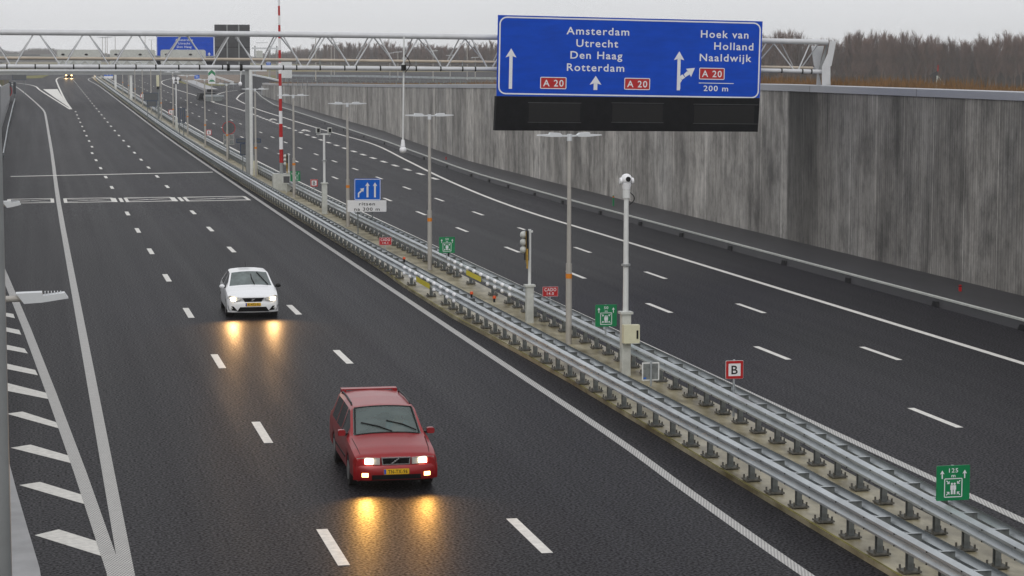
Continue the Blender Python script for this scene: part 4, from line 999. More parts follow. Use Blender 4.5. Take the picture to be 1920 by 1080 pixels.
# left far side
v = MB(); v.sheet([[onroad(48,147,.06), onroad(62,147,.06), onroad(80,146,.06)],[onroad(50,142,.3), onroad(70,141.5,.3), onroad(92,140.5,.3)]])
tag(v.build('verge', 'grass'), kind='structure')
def far_rail(lab, pts, Y0_, Y1_, name='guard_rail', mt='steel', n=12, h=.3, drop=.8):
    P = [at(x,y,lerp(Y0_,Y1_,k/(len(pts)-1))) for k,(x,y) in enumerate(pts)]
    t = thing(name, lab, 'guard rail' if name == 'guard_rail' else 'fence', P[0])
    b = MB()
    for p,q in zip(P,P[1:]): b.bar(p,q,.08,h)
    b.build('beam', mt, t)
    for k in range(n):
        s = k/(n-1)*(len(P)-1); i = min(int(s), len(P)-2); p = lerp(P[i],P[i+1],s-i)
        MB().box(p.x-.05,p.x+.05,p.y-.05,p.y+.05,p.z-drop,p.z+h/2).build('post', 'steel2', t)
    return t
far_rail('guard rail at the foot of the left wall', [(28,186),(24,200),(15,238),(6,290)], 352, 187, n=14, h=.32, drop=.75)
sign_back('grey back of a wide sign with blue top edge at the far left', 380, [(22.5,135.5,49.5,150)], [(28,140),(45,140)])
sign_back('narrow dark sign back right of the round sign at the left wall', 352, [(24.5,154,30,176)], [(27,160)])
sign_back('narrow dark sign back left of its twin at the left wall', 356, [(15.5,154,21.5,170)], [(18,160)])
Y = 345.0; c = at(11,171,Y)
t = thing('reversed_round_sign', 'back of a round red rimmed sign above dark plates at the left wall', 'sign', (c.x,Y,zr(Y)))
MB().cyl((c.x,Y,c.z),(c.x,Y+.05,c.z),.85,n=28).build('disc', 'backgrey', t)
b = MB(); b.add([Vector((c.x+r*math.cos(2*math.pi*k/n),Y-.01,c.z+r*math.sin(2*math.pi*k/n))) for r in (.95,.83) for k in range(n)], [(k,(k+1)%n,n+(k+1)%n,n+k) for k in range(n)]); b.build('red_rim', 'red', t)
for y0,y1,x0,x1 in ((185,192,9,19),(194,216,9,21)):
    a = at(x0,y0,Y); e = at(x1,y1,Y); MB().box(a.x,e.x,Y,Y+.05,e.z,a.z).build('plate', 'steel2', t)
MB().cyl((c.x,Y+.1,zr(Y)),(c.x,Y+.1,c.z),.06,n=8).build('post', 'steel2', t)

# ------------------------------------------------------------------ plateau behind the right wall
far_rail('distant guard rail of the parallel road beyond the right wall', [(540,141.5),(700,143),(840,146),(935,147),(1010,148)], 420, 330, n=40, h=.35, drop=.9)
far_rail('low wire fence with many thin posts behind the right wall', [(540,149),(640,150),(760,151.5),(880,152.5),(1000,154)], 300, 250, 'wire_fence', 'steel2', 44, .05, 1.2)
v = MB(); v.sheet([[Vector((x0_,y_,plateau(30,y_)+.05)) for x0_ in (60,400)] for y_ in (300,330)])
pr = MB(); pr.sheet([[at(x,y,Yy) for x in (520,760,1010)] for y,Yy in ((146.5,380),(139.5,560))])
for q in pr.v: q.z = plateau(30, q.y)+.06
tag(pr.build('parallel_road', 'asphalt'), kind='structure')
vg = MB(); vg.sheet([[Vector((interp([(0,33.9),(231,36.7),(347,37.3),(372,38.2)],y_)+o_, y_, plateau(30,y_)+.08)) for o_ in (.3,6,14,26,40)] for y_ in (235,255,275,300,325,350,370)])
M['ochre'] = mat('ochre_winter_grass', (.20,.15,.045), .9, 0, 0, .22, (1,.4,1), col2=(.13,.125,.04)); tag(vg.build('verge', 'ochre'), kind='structure')
t = thing('notice_boards', 'pair of pale grey notice boards on legs at the end of the right wall', 'sign', at(540,157,380))
for x0,x1,y0,y1,Yb in ((527,537,115,146,378),(536,547.5,114,146.5,381)):
    a = at(x0,y0,Yb); e = at(x1,y1,Yb); MB().box(a.x,e.x,Yb,Yb+.2,e.z,a.z).build('board', 'lamphead', t)
    for px in (x0+2,x1-2): q = at(px,y1,Yb+.1); MB().cyl((q.x,Yb+.1,3.9),(q.x,Yb+.1,q.z),.09,n=8).build('leg', 'grey', t)
t = thing('lattice_sign', 'pale lattice sign gantry end beyond the dark panel', 'gantry', at(490,150,460))
for px in (478,506,519): MB().bar(at(px,86,460), at(px,150,460), .25).build('column', 'grey', t)
MB().bar(at(472,90.5,460), at(522,91,460), .35).build('beam', 'lamphead', t); MB().bar(at(480,80,460), at(502,80,460), .15).build('rail', 'lamphead', t)
MB().box(at(480,95,460).x, at(492,95,460).x, 459.6,459.9, at(480,108,460).z, at(480,95,460).z).build('panel', 'boxgrey', t)
small_sign('small red and blue square sign seen above the gantry chord', 499.5,117,507.5,123,455,'blue2',(503,),(499.5,112.5,507.5,117),zg=4.6)
# far lamp posts, tall and thin
lp = None
def far_lamp(px, pyt, pyb, Y, arm, k):
    global lp
    a = at(px,pyt,Y); e = at(px,pyb,Y); lab = k
    t = thing('street_lamp', lab, 'lamp post', e, 'tall thin lamp posts beyond the cutting')
    MB().cyl(e, a, .09, .06, 8).build('pole', 'lampgrey', t)
    MB().bar(a+Vector((-arm if arm > .1 else 0,0,0)), a+Vector((arm,0,.1)), .10).build('lamp_arm', 'lamphead', t)
sp = [(192,70,110,'leftmost of the tall lamp posts on the skyline left of the blue sign',1.6),(197.5,71,110,'second from the left of the skyline lamp posts, left of the blue sign',1.6),(201,70,110,'third from the left of the skyline lamp posts, left of the blue sign',1.6),
      (216,68,108,'fourth skyline lamp post from the left, with double arm',2.2),(272,67,110,'skyline lamp post nearest the blue sign, thin and faint',.7),(284,75,112,'short curved skyline lamp post touching the blue sign',1.0)]
for px,y0,y1,l,ar in sp: far_lamp(px,y0,y1,600,ar,l)
for px,y0,y1,Yq,l in ((592,72,152,330,'tall thin lamp post behind the right wall, left of the paired ones'),(621,72,143,420,'left one of two thin lamp posts close together behind the wall'),(627,80,143,430,'right one of two thin lamp posts close together behind the wall'),
      (731,100,148,430,'thin post behind the wall just left of the hanging camera pole'),(746,98,150,400,'thin post behind the wall touching the hanging camera pole'),(812,96,153,380,'thin pale post behind the wall in the middle of the lattice'),
      (844,104,148,420,'thin post behind the wall between the middle one and the blue sign'),(876,85,150,400,'tall thin lamp post behind the wall near the blue sign'),(891,108,147,420,'thin post behind the wall nearest the blue sign')):
    far_lamp(px,y0,y1,Yq,.8,l)
# tripod marker and reeds on the wall top
Y = 91.0
t = thing('survey_screen', 'small dark triangular screen on a pale post among the reeds on the wall top', 'marker', at(1755,166,Y))
MB().cyl(at(1755.5,168,Y), at(1757.5,142,Y), .035, n=8).build('post', 'boxgrey', t)
MB().prism([(1742,141),(1758,133),(1758.5,141),(1754,160),(1748,152)], lambda u,v,d: at(u,v,Y+.15+d), 0, .03).build('screen', 'darkgrey', t)
MB().cyl(at(1759,122,Y), at(1758.5,134,Y), .02, n=6).build('tip', 'red', t); MB().bar(at(1760,144,Y), at(1771,160,Y), .02).build('stay', 'boxgrey', t)
b = MB(); rnd = random.Random(5)
def blade(mb, p, h, lean, wd):
    d = Vector((rnd.uniform(-1,1),rnd.uniform(-.4,.4),0)).normalized()*wd; tip = p+Vector((lean[0],lean[1],h)); mid = p+Vector((lean[0]*.35,lean[1]*.35,h*.6))
    mb.add([p-d,p+d,mid+d*.8,mid-d*.8,tip],[(0,1,2,3),(3,2,4)])
for k in range(14000):
    y = 58+118*rnd.random()**1.2; x = interp(WX,y)+.7+rnd.random()*4.2; z0 = plateau(30,y)
    n_ = .5+.5*math.sin(y*.55+1.3*math.sin(y*.21)); h = rnd.uniform(.35,.62)*(.75+.65*n_)
    if 87.5 < y < 90: h *= 1.25
    blade(b, Vector((x,y,z0)), h+(.15 if y < 120 else .1), (rnd.uniform(-.15,.15),rnd.uniform(-.15,.15)), .018)
for k in range(2500):
    y = 176+190*rnd.random(); x = interp(WX,y)+.8+rnd.random()*4; z0 = plateau(30,y)
    blade(b, Vector((x,y,z0)), rnd.uniform(.3,.7), (rnd.uniform(-.2,.2),0), .05)
tag(b.build('dry_reeds', 'reed'), 'orange brown dry reeds growing along the top of the right wall', 'reeds', kind='stuff')
for px, pw, Yq, lab in ((834,9,240,'dark low bush on the wall top left of the blue sign'),(748,5,240,'small dark bush on the wall top by the hanging camera pole')):
    c = at(px,156,Yq); z0 = plateau(30,Yq); b = MB(); s = pw/4148*Yq
    for k in range(900):
        a_ = rnd.uniform(0,math.tau); r_ = math.sqrt(rnd.random())*s; hh = .7*s*(1-(r_/s)**2)*rnd.uniform(.6,1.2)
        blade(b, Vector((c.x+r_*math.cos(a_),Yq+r_*math.sin(a_),z0)), hh+.2, (rnd.uniform(-.15,.15),0), .03)
    t = thing('bush', lab, 'bush', (c.x,Yq,z0)); b.build('twigs', 'bush', t); MB().cyl((c.x,Yq,z0-.05),(c.x,Yq,z0+.4*s),.06,n=6).build('stem', 'bark', t)

# ------------------------------------------------------------------ winter trees
def make_tree(seed, H):
    rn = random.Random(seed); b = MB(); tr = MB()
    tr.cyl((0,0,0),(0,0,H*.45),.16,.11,6); tr.cyl((0,0,H*.45),(rn.uniform(-.2,.2),0,H*.93),.11,.02,6)
    def quad(p, q, w):
        d = (q-p); s = d.cross(Vector((0,1,0)));
        if s.length < 1e-4: s = Vector((1,0,0))
        s = s.normalized()*w; b.add([p-s,p+s,q+s*.3,q-s*.3],[(0,1,2,3)])
    cw = rn.uniform(1.2,1.9)
    for k in range(46):
        z = H*rn.uniform(.12,.86); a = rn.uniform(0,math.tau); L = H*rn.uniform(.16,.30)*(1.15-z/H*.45); up = rn.uniform(.9,1.7)
        d = Vector((math.cos(a)*cw*.38,math.sin(a)*cw*.38,up)).normalized(); p = Vector((0,0,z)); q = p+d*L
        tr.cyl(p, q, .045, .015, 4, caps=False)
        for j in range(15):
            s = rn.uniform(.15,1); pp = lerp(p,q,s); dd = (d+Vector((rn.uniform(-.6,.6),rn.uniform(-.6,.6),rn.uniform(-.1,.8)))).normalized(); qq = pp+dd*rn.uniform(.5,1.3)*H/10
            quad(pp, qq, .028)
            for i in range(2):
                s2 = rn.uniform(.3,1); p3 = lerp(pp,qq,s2); q3 = p3+(dd+Vector((rn.uniform(-.7,.7),0,rn.uniform(0,.6)))).normalized()*rn.uniform(.3,.7)*H/10
                quad(p3, q3, .018)
    return tr, b
protos = []
gl = 'bare winter trees of the wood beyond the motorway'
for s in range(6):
    trm, cb_ = make_tree(100+s, 10.0)
    t = thing('bare_tree', 'slender bare brown winter tree in the dense wood on the horizon', 'tree', (0,0,0), gl)
    trm.build('trunk', 'bark', t); cb_.build('crown', 'twig', t); protos.append([t, False])
def plant(x, y, z, sc, lab=None):
    p = rnd.choice(protos)
    if not p[1]: t = p[0]; p[1] = True; t.location = (x,y,z)
    else: t = dup(p[0], (x,y,z))
    t.scale = (min(sc,1.15)*rnd.uniform(.9,1.15), min(sc,1.15), sc); t.rotation_euler[2] = rnd.uniform(0,6.28)
# treeline: (px, depth, top pixel)
TLINE = [(470,1500,103),(520,1350,95),(560,1250,90),(600,1150,86),(640,1050,83),(700,1000,82),(760,960,82),(820,930,84),(870,900,84),(930,860,82),(1000,820,80),(1200,740,74),(1380,680,70),(1440,640,66),(1470,620,64),(1500,620,66),(1520,620,76),(1548,620,74),(1566,620,82),(1580,620,70),(1600,610,63),(1640,610,68),(1680,600,66),(1730,600,70),(1800,600,74),(1850,590,75),(1885,585,70),(1920,580,69),(2050,560,68)]
cnt = 0
px = 490.0
while px < 1990:
    if 960 < px < 1400: px = 1400.0
    Yt = interp([(a,b_) for a,b_,c in TLINE], px); ty_ = interp([(a,c) for a,b_,c in TLINE], px)
    for row in range(2):
        Y = Yt*(1+row*.035)+rnd.uniform(-6,6); pj = px+rnd.uniform(-5,5); top = at(pj, ty_+rnd.choice((-3,0,2,5,9))+rnd.uniform(-2,4), Y); z0 = 5.2 if px < 1200 else .2
        plant(top.x, Y, z0, max(.4,(top.z-z0)/10.0)); cnt += 1
    px += lerp(7.5, 11.5, min(1,max(0,(px-490)/1400)))
print('trees', cnt)
# the deep wood behind and beneath the skyline trees
wd = MB(); rn = random.Random(3)
for k in range(60000):
    px = rn.uniform(480,2350)
    Yt = interp([(a,b_) for a,b_,c in TLINE], px)*(1.03+rn.random()*.10); ty_ = interp([(a,c) for a,b_,c in TLINE], px)
    top = at(px, ty_, Yt); zb = 5.2 if px < 1200 else .2; h = (top.z-zb); z1 = zb+h*rn.uniform(.35,.9); x = top.x
    z0 = zb if rn.random() < .5 else z1-h*rn.uniform(.2,.4); w_ = rn.uniform(.03,.09); dx = rn.uniform(-.5,.5)
    wd.add([(x-w_,Yt,z0),(x+w_,Yt,z0),(x+dx+w_*.4,Yt,z1),(x+dx-w_*.4,Yt,z1)],[(0,1,2,3)])
for lo, hi in ((470,1200),(1200,2360)):   # thick undergrowth: a lumpy belt behind the stems
    rows = []
    n = 160
    for k in range(n+1):
        px = lerp(lo,hi,k/n); Yt = interp([(a,b_) for a,b_,c in TLINE], px)*1.16; ty_ = interp([(a,c) for a,b_,c in TLINE], px); top = at(px,ty_,Yt)
        zb = 5.2 if px < 1200 else .2; zz = zb+(top.z-zb)*(.62+.14*rn.random())
        rows.append([Vector((top.x,Yt-6,zb-.3)), Vector((top.x+rn.uniform(-.4,.4),Yt-3+rn.uniform(-1,1),lerp(zb,zz,.6))), Vector((top.x,Yt,zz)), Vector((top.x,Yt+25,zz*.9)), Vector((top.x,Yt+30,zb-.3))])
    wd.sheet(rows)
tag(wd.build('deep_wood', 'wood'), 'dense mass of bare stems and undergrowth of the wood behind the front trees', 'wood', kind='stuff')
# faint far trees at the left horizon
fw_ = MB()
for k in range(9000):
    px = rn.uniform(-60,480); Y = 2050*(1+rn.random()*.05); ty_ = interp([(-60,92),(0,91),(30,95),(60,88),(100,89),(130,94),(200,99),(480,104)], px); top = at(px,ty_+rn.uniform(0,6),Y)
    z1 = top.z; w_ = rn.uniform(.1,.2); dx = rn.uniform(-.8,.8); z0 = max(5, z1-rn.uniform(2,6)); fw_.add([(top.x-w_,Y,z0),(top.x+w_,Y,z0),(top.x+dx,Y,z1)],[(0,1,2)])
rows = [[Vector((at(px,100,2180).x,2180,5)), Vector((at(px,100,2180).x,2180,at(px,interp([(-60,99),(70,97),(480,108)],px)+rn.uniform(-1.5,1.5),2180).z)), Vector((at(px,100,2180).x,2210,5))] for px in range(-80,500,4)]
fw_.sheet(rows); tag(fw_.build('far_wood', 'wood'), 'faint hazy line of far trees on the left horizon', 'wood', kind='stuff')
t = thing('noise_barrier', 'long low grey structure on the horizon at far left', 'barrier', at(20,106,700))
MB().prism([(-60,101),(125,101.5),(125,108),(-60,108)], lambda u,v,d: at(u,v,700+d), 0, 2).build('wall_panel', 'grey', t)
MB().prism([(40,102.5),(75,102.5),(75,104.5),(40,104.5)], lambda u,v,d: at(u,v,699.8+d), 0, .15).build('dark_panel', 'darkgrey', t)
# ------------------------------------------------------------------ cars
def car(P):
    t = thing(P['name'], P['label'], 'car', P['loc'])
    keys = P['keys']; L = P['L']; ts = []
    wc, wr = P['wheels'], P['wr']
    tt = sorted(set([k[0] for k in keys]+[round(x*.09,3) for x in range(1,int(L/.09))]+[round(c+wr*s,3) for c in wc for s in (-1.12,-1.06,-.85,-.5,0,.5,.85,1.06,1.12)]))
    tt = [x for i,x in enumerate(tt) if i == 0 or x-tt[i-1] > .012 or any(abs(x-k[0]) < 1e-6 for k in keys)]
    def sec(x):
        for (a,ra),(b_,rb) in zip(keys,keys[1:]):
            if x <= b_+1e-9:
                s = (x-a)/(b_-a); return [(lerp(p[0],q[0],s), lerp(p[1],q[1],s)) for p,q in zip(ra,rb)]
        return keys[-1][1]
    rings_ = []
    for x in tt:
        s = [list(p) for p in sec(x)]
        for c in wc:
            d = abs(x-c)/(wr*1.12)
            if d < 1:
                za = wr*.98+ (wr*1.10)*math.sqrt(1-d*d)*.98
                for i,off in ((0,0),(1,.015),(2,.04)):
                    if s[i][1] < za+off: s[i][1] = za+off
        rings_.append(s)
    nr = len(rings_[0])
    parts = {}
    def put(name, quad): parts.setdefault(name, MB()).add(quad, [(0,1,2,3)])
    for i in range(len(tt)-1):
        tm = (tt[i]+tt[i+1])/2
        for k in range(nr-1):
            for s in (-1,1):
                A_ = [Vector((s*rings_[i][k][0],tt[i],rings_[i][k][1])), Vector((s*rings_[i][k+1][0],tt[i],rings_[i][k+1][1])),
                      Vector((s*rings_[i+1][k+1][0],tt[i+1],rings_[i+1][k+1][1])), Vector((s*rings_[i+1][k][0],tt[i+1],rings_[i+1][k][1]))]
                if s > 0: A_ = A_[::-1]
                c_ = P['classify'](tm, k); put(c_ if c_ != 'side_window' else 'side_window|%d|%d' % (s, sum(tm > q for q in P['pillars'])), A_)
    for idx, flip in ((0,False),(-1,True)):
        s = rings_[idx]; y = tt[idx]
        poly = [Vector((-p[0],y,p[1])) for p in s]+[Vector((p[0],y,p[1])) for p in reversed(s[:-1])]
        if flip: poly = poly[::-1]
        parts['body'].add(poly, [tuple(range(len(poly)))])
    objs = {}
    for nme, mb in parts.items():
        mb2 = MB(); idx = {}; 
        for f_ in mb.f:
            ff = []
            for i_ in f_:
                key = tuple(round(c,4) for c in mb.v[i_])
                if key not in idx: idx[key] = len(mb2.v); mb2.v.append(mb.v[i_])
                ff.append(idx[key])
            g_ = []
            for q in ff:
                if q not in g_: g_.append(q)
            if len(g_) > 2: mb2.f.append(g_); mb2.mi.append(0)
        objs[nme] = mb2.build(nme.split('|')[0], {'body':P['paint'],'windscreen':P.get('ws','glass'),'side_window':'sideglass','rear_window':'sideglass'}[nme.split('|')[0]], t, smooth=28, local=True)
    W = P['W']
    MB().box(-W+.12,W-.12,.15,L-.2,.20,.42).build('underbody', 'black', t, local=True)
    for c in wc:
        for s in (-1,1):
            w_ = MB().cyl((s*(W-.24),c,wr),(s*(W-.015),c,wr),wr,wr*.985,24).build('wheel', 'tyre', t, smooth=50, local=True)
            b = MB().cyl((s*(W-.012),c,wr),(s*(W-.004),c,wr),wr*.62,n=20)
            b.build('rim', 'rim', w_, local=True)
    return t, objs
def pr2(t, name, mt, outline, d0, d1, par=None, mirror=False, side=1):
    b = MB(); b.prism(outline, lambda u,v,d: Vector((side*u, d, v)), d0, d1); return b.build(name, mt, par or t, local=True)
def lens_part(t, name, mt, outline, yfn, depth, s, smooth=False):
    b = MB(); n = len(outline)
    vs = [Vector((s*u, yfn(u)-.0, v)) for u,v in outline]+[Vector((s*u*.97, yfn(u)+depth, v)) for u,v in outline]
    b.add(vs, [tuple(range(n)), tuple(range(2*n-1,n-1,-1))]+[(k,n+k,n+(k+1)%n,(k+1)%n) for k in range(n)]); return b.build(name, mt, t, local=True)
def plate_part(t, y, z, txt, w=.52, h=.11):
    p = MB().prism(rr_out(-w/2,z-h/2,w/2,z+h/2,.012), lambda u,v,d: Vector((u,y-d,v)), 0, .012).build('number_plate', 'plate', t, local=True)
    MB().box(-w/2+.004,-w/2+.045,y-.0145,y-.0125,z-h/2+.006,z+h/2-.006).build('blue_strip', 'euro', p, local=True)
    b = MB(); put_text(b, txt, .025, -z, w*.76, h*.66, lambda u,v,d: Vector((u,y-.0150,-v)), .03); b.build('lettering', 'ink', p, local=True)
def head_lamp(t, x, y, z, e, col=(1,.62,.22), size=.09, ang=120):
    l = bpy.data.lights.new('headlamp_beam', 'SPOT'); l.energy = e; l.color = col; l.spot_size = R_(ang); l.spot_blend = 1; l.shadow_soft_size = size
    o = bpy.data.objects.new('headlamp_beam', l); COL.objects.link(o); o.parent = t; o.location = (x,y,z); o.rotation_euler = (R_(78),0,R_(180))
    return o
# dark red estate
W = .88
def K(t_, *p): return (t_, [tuple(q) for q in p])
est = [K(0.02,(.72,.26),(.80,.34),(.82,.50),(.81,.60),(.78,.66),(.70,.685),(.64,.69),(.30,.70),(0,.70)),
  K(.10,(.76,.22),(.85,.32),(.86,.50),(.855,.64),(.82,.715),(.72,.745),(.66,.75),(.30,.765),(0,.77)),
  K(.45,(.78,.20),(.87,.32),(.88,.52),(.875,.72),(.84,.79),(.74,.83),(.67,.84),(.32,.865),(0,.87)),
  K(1.15,(.78,.20),(.87,.32),(.88,.55),(.88,.79),(.85,.87),(.77,.92),(.71,.93),(.36,.965),(0,.975)),
  K(1.28,(.78,.20),(.87,.32),(.88,.55),(.88,.80),(.85,.89),(.775,.945),(.715,.955),(.36,.985),(0,.995)),
  K(2.02,(.78,.20),(.87,.32),(.88,.55),(.88,.83),(.85,.93),(.69,1.35),(.635,1.395),(.34,1.425),(0,1.435)),
  K(2.16,(.78,.20),(.87,.32),(.88,.55),(.88,.83),(.85,.93),(.69,1.365),(.635,1.415),(.34,1.445),(0,1.455)),
  K(3.2,(.78,.20),(.87,.32),(.88,.55),(.88,.83),(.85,.93),(.69,1.38),(.635,1.43),(.34,1.46),(0,1.47)),
  K(4.30,(.78,.22),(.87,.34),(.88,.56),(.875,.83),(.84,.93),(.68,1.35),(.625,1.405),(.34,1.435),(0,1.445)),
  K(4.60,(.76,.26),(.85,.36),(.86,.56),(.85,.83),(.82,.95),(.74,1.02),(.66,1.03),(.30,1.04),(0,1.04)),
  K(4.72,(.72,.30),(.82,.38),(.83,.56),(.82,.80),(.79,.90),(.72,.92),(.64,.93),(.30,.93),(0,.93))]
def cls_est(tm, k):
    if 1.28 < tm < 2.02 and k >= 6: return 'windscreen'
    if k == 4 and 1.55 < tm < 4.18 and not (2.28 < tm < 2.37 or 3.17 < tm < 3.26): return 'side_window'
    if k >= 6 and 4.32 < tm < 4.58: return 'rear_window'
    return 'body'
rc, ro = car(dict(name='estate_car', label='dark red estate car with lit headlights and fog lights, nearest the camera', loc=(6.72,41.75,0), keys=est, L=4.72, wheels=(.92,3.58), wr=.315, W=W, paint='redcar', classify=cls_est, pillars=(2.3,3.2), ws='windscreen'))
rc.rotation_euler[2] = R_(-1.5); rc.scale = (.95,.97,.965)
yb = lambda u: -.10+.16*(abs(u)/.86)**4
b = MB(); n = 24; rows = []
for k in range(n+1):
    u = lerp(-.865,.865,k/n); y = yb(u); rows.append([Vector((u,y+.14,.24)),Vector((u,y+.03,.26)),Vector((u,y,.34)),Vector((u,y,.50)),Vector((u,y+.03,.555)),Vector((u,y+.16,.565))])
b.sheet(rows); bump = b.build('bumper', 'redcar', rc, smooth=30, local=True)
pr2(rc, 'lower_grille', 'grille', [(-.50,.285),(.50,.285),(.50,.375),(-.50,.375)], -.108, -.08)
for s in (-1,1):
    hl = lens_part(rc, 'headlight', 'lens', [(.33,.57),(.80,.575),(.835,.63),(.79,.70),(.60,.715),(.33,.70)], lambda u: -.035+.14*(u/.86)**5, .12, s)
    q = lens_part(hl, 'lit_lamp', 'lampon', [(.48,.590),(.635,.590),(.635,.690),(.48,.690)], lambda u: -.045+.14*(u/.86)**5, .03, s)
    fl = lens_part(rc, 'fog_light', 'fogon', [(.575,.335),(.70,.335),(.70,.412),(.575,.412)], lambda u: yb(u)-.012, .06, s)
    mir = MB().prism(rr_out(.86,.93,1.02,1.05,.04), lambda u,v,d: Vector((s*u,1.42+d,v)), 0, .12).build('mirror', 'redcar', rc, local=True)
    MB().box(min(s*.80,s*.88),max(s*.80,s*.88),1.45,1.52,.93,.98).build('bracket', 'black', mir, local=True)
    rl = MB(); rl.tube([Vector((s*.625,y_,z_)) for y_,z_ in ((2.30,1.41),(2.42,1.455),(3.2,1.475),(3.95,1.46),(4.10,1.41))], .020, 8); rl.build('roof_rail', 'black', rc, local=True)
    MB().bar((s*.885,1.35,.52),(s*.89,3.1,.52),.012,.04).build('side_strip', 'black', rc, local=True)
    MB().box(min(s*.72,s*.80),max(s*.72,s*.80),4.62,4.735,.60,.90).build('tail_light', 'red', rc, local=True)
gr = pr2(rc, 'grille', 'chrome', [(-.285,.565),(.285,.565),(.30,.715),(-.30,.715)], -.035, .06)
pr2(rc, 'mesh', 'grille', [(-.262,.585),(.262,.585),(.275,.697),(-.275,.697)], -.040, -.036, gr)
MB().bar((-.10,-.046,.585),(.06,-.046,.697),.012,.02).build('slash', 'chrome', gr, local=True); MB().box(-.035,.0,-.05,-.042,.625,.66).build('badge', 'chrome', gr, local=True)
plate_part(rc, -.104, .44, 'TN-TX-96')
def wiper(t, pts, par=None):
    b = MB()
    for a_,c_ in zip(pts,pts[1:]): b.bar(a_,c_,.022,.02)
    b.build('wiper', 'ink', t, local=True)
def ws(u, s): return Vector((u, lerp(1.28,2.02,s), lerp(.995,1.43,s)+.02-.03*(abs(u)/.7)**2))
wiper(rc, [ws(.10,.02), ws(-.18,.22), ws(-.52,.40)]); wiper(rc, [ws(.62,.08), ws(.35,.28), ws(.02,.42)])
b = MB(); b.box(-.62,.62,4.28,4.52,1.445,1.468); b.box(-.62,-.52,4.26,4.50,1.39,1.445); b.box(.52,.62,4.26,4.50,1.39,1.445); b.build('roof_spoiler', 'redcar', rc, local=True)
ff = MB(); ff.bar((-.62,2.03,1.40),(.62,2.03,1.40),.02,.02)
for s in (-1,1):
    MB().tube([Vector((s*.675,1.30,.975)),Vector((s*.60,2.0,1.415))],.016,6).build('window_seal','ink',rc,local=True)
    MB().tube([Vector((s*.71,.16,.760)),Vector((s*.735,.45,.838)),Vector((s*.765,1.12,.925))],.006,5).build('bonnet_seam','ink',rc,local=True)
MB().tube([Vector((lerp(-.66,.66,k/8),1.285,.962+.036*(1-(lerp(-1,1,k/8))**2))) for k in range(9)],.018,6).build('window_seal','ink',rc,local=True)
MB().tube([Vector((lerp(-.60,.60,k/8),2.02,1.405+.034*(1-(lerp(-1,1,k/8))**2))) for k in range(9)],.014,6).build('window_seal','ink',rc,local=True)
# interior of the estate: seats, wheel and a driver
for s in (-.36,.36):
    q = MB(); q.prism(rr_out(-.23,.45,.23,1.02,.08), lambda u,v,d: Vector((s+u, 2.42+d+(v-.45)*.25, v)), 0, .12); q.prism(rr_out(-.12,1.04,.12,1.22,.05), lambda u,v,d: Vector((s+u, 2.60+d, v)), 0, .09); q.box(s-.24,s+.24,1.92,2.45,.38,.52)
    q.build('seat', 'seat', rc, local=True)
MB().box(-.70,.70,1.38,1.75,.55,.90).build('dashboard', 'seat', rc, local=True)
st = MB(); st.tube([Vector((.36+.17*math.cos(a*math.pi/8),1.84+.06*math.sin(a*math.pi/8),.88+.16*math.sin(a*math.pi/8))) for a in range(17)], .014, 6); st.build('steering_wheel', 'black', rc, local=True)
M['skin'] = mat('skin', (.42,.26,.19), .6, 0, .05); M['shirt'] = mat('pale_blue_shirt', (.16,.34,.42), .8, 0, .1); M['hair'] = mat('dark_hair', (.03,.02,.015), .8, 0, .2)
def skinned(name, verts, edges, radii, mt, parent):
    me = bpy.data.meshes.new(name); me.from_pydata([Vector(v) for v in verts], edges, []); o = bpy.data.objects.new(name, me); COL.objects.link(o)
    md = o.modifiers.new('skin', 'SKIN'); 
    for i, r in enumerate(radii): me.skin_vertices[0].data[i].radius = (r, r) if not isinstance(r, tuple) else r
    me.skin_vertices[0].data[0].use_root = True
    o.modifiers.new('sub', 'SUBSURF').levels = 2
    bpy.context.view_layer.update(); dg = bpy.context.evaluated_depsgraph_get(); m2 = bpy.data.meshes.new_from_object(o.evaluated_get(dg)); bpy.data.objects.remove(o)
    m2.materials.clear(); m2.materials.append(M[mt]); o = bpy.data.objects.new(name, m2); COL.objects.link(o); o.parent = parent; return o
dr = thing('person', 'driver seated behind the windscreen of the red estate car, pale blue top', 'person', (6.72,41.75,0)); dr.rotation_euler[2] = rc.rotation_euler[2]; dr.scale = rc.scale
bd = [(.36,2.36,.58),(.36,2.38,.80),(.36,2.40,1.00),(.36,2.37,1.10),(.36,2.33,1.20),(.36,2.30,1.28),(.17,2.38,1.00),(.13,2.18,.86),(.22,1.92,.96),(.55,2.38,1.00),(.59,2.18,.86),(.50,1.92,.96),(.26,1.98,.56),(.26,1.70,.42),(.46,1.98,.56),(.46,1.70,.42)]
eg = [(0,1),(1,2),(2,3),(3,4),(4,5),(2,6),(6,7),(7,8),(2,9),(9,10),(10,11),(0,12),(12,13),(0,14),(14,15)]
body = skinned('body', bd, eg, [.16,(.17,.12),(.17,.11),.055,.095,.08,.06,.045,.03,.06,.045,.03,.08,.055,.08,.055], 'skin', dr)
top_ = skinned('shirt', [bd[i] for i in (0,1,2,6,7,9,10)], [(0,1),(1,2),(2,3),(3,4),(2,5),(5,6)], [.175,(.185,.135),(.185,.125),.075,.055,.075,.055], 'shirt', dr)
MB().ball((.36,2.335,1.27),.098,.105,.085,14).build('hair', 'hair', dr, local=True, smooth=True)
hb = MB()
for s in (-1,1):
    for k in range(4): hb.cyl((.36+s*.15+s*.012*k,1.90,.97-.015*k),(.36+s*.12+s*.012*k,1.86,.99-.02*k),.010,.008,6)
    hb.cyl((.36+s*.14,1.92,.98),(.36+s*.11,1.90,1.0),.011,.009,6)
hb.build('fingers', 'skin', body, local=True)

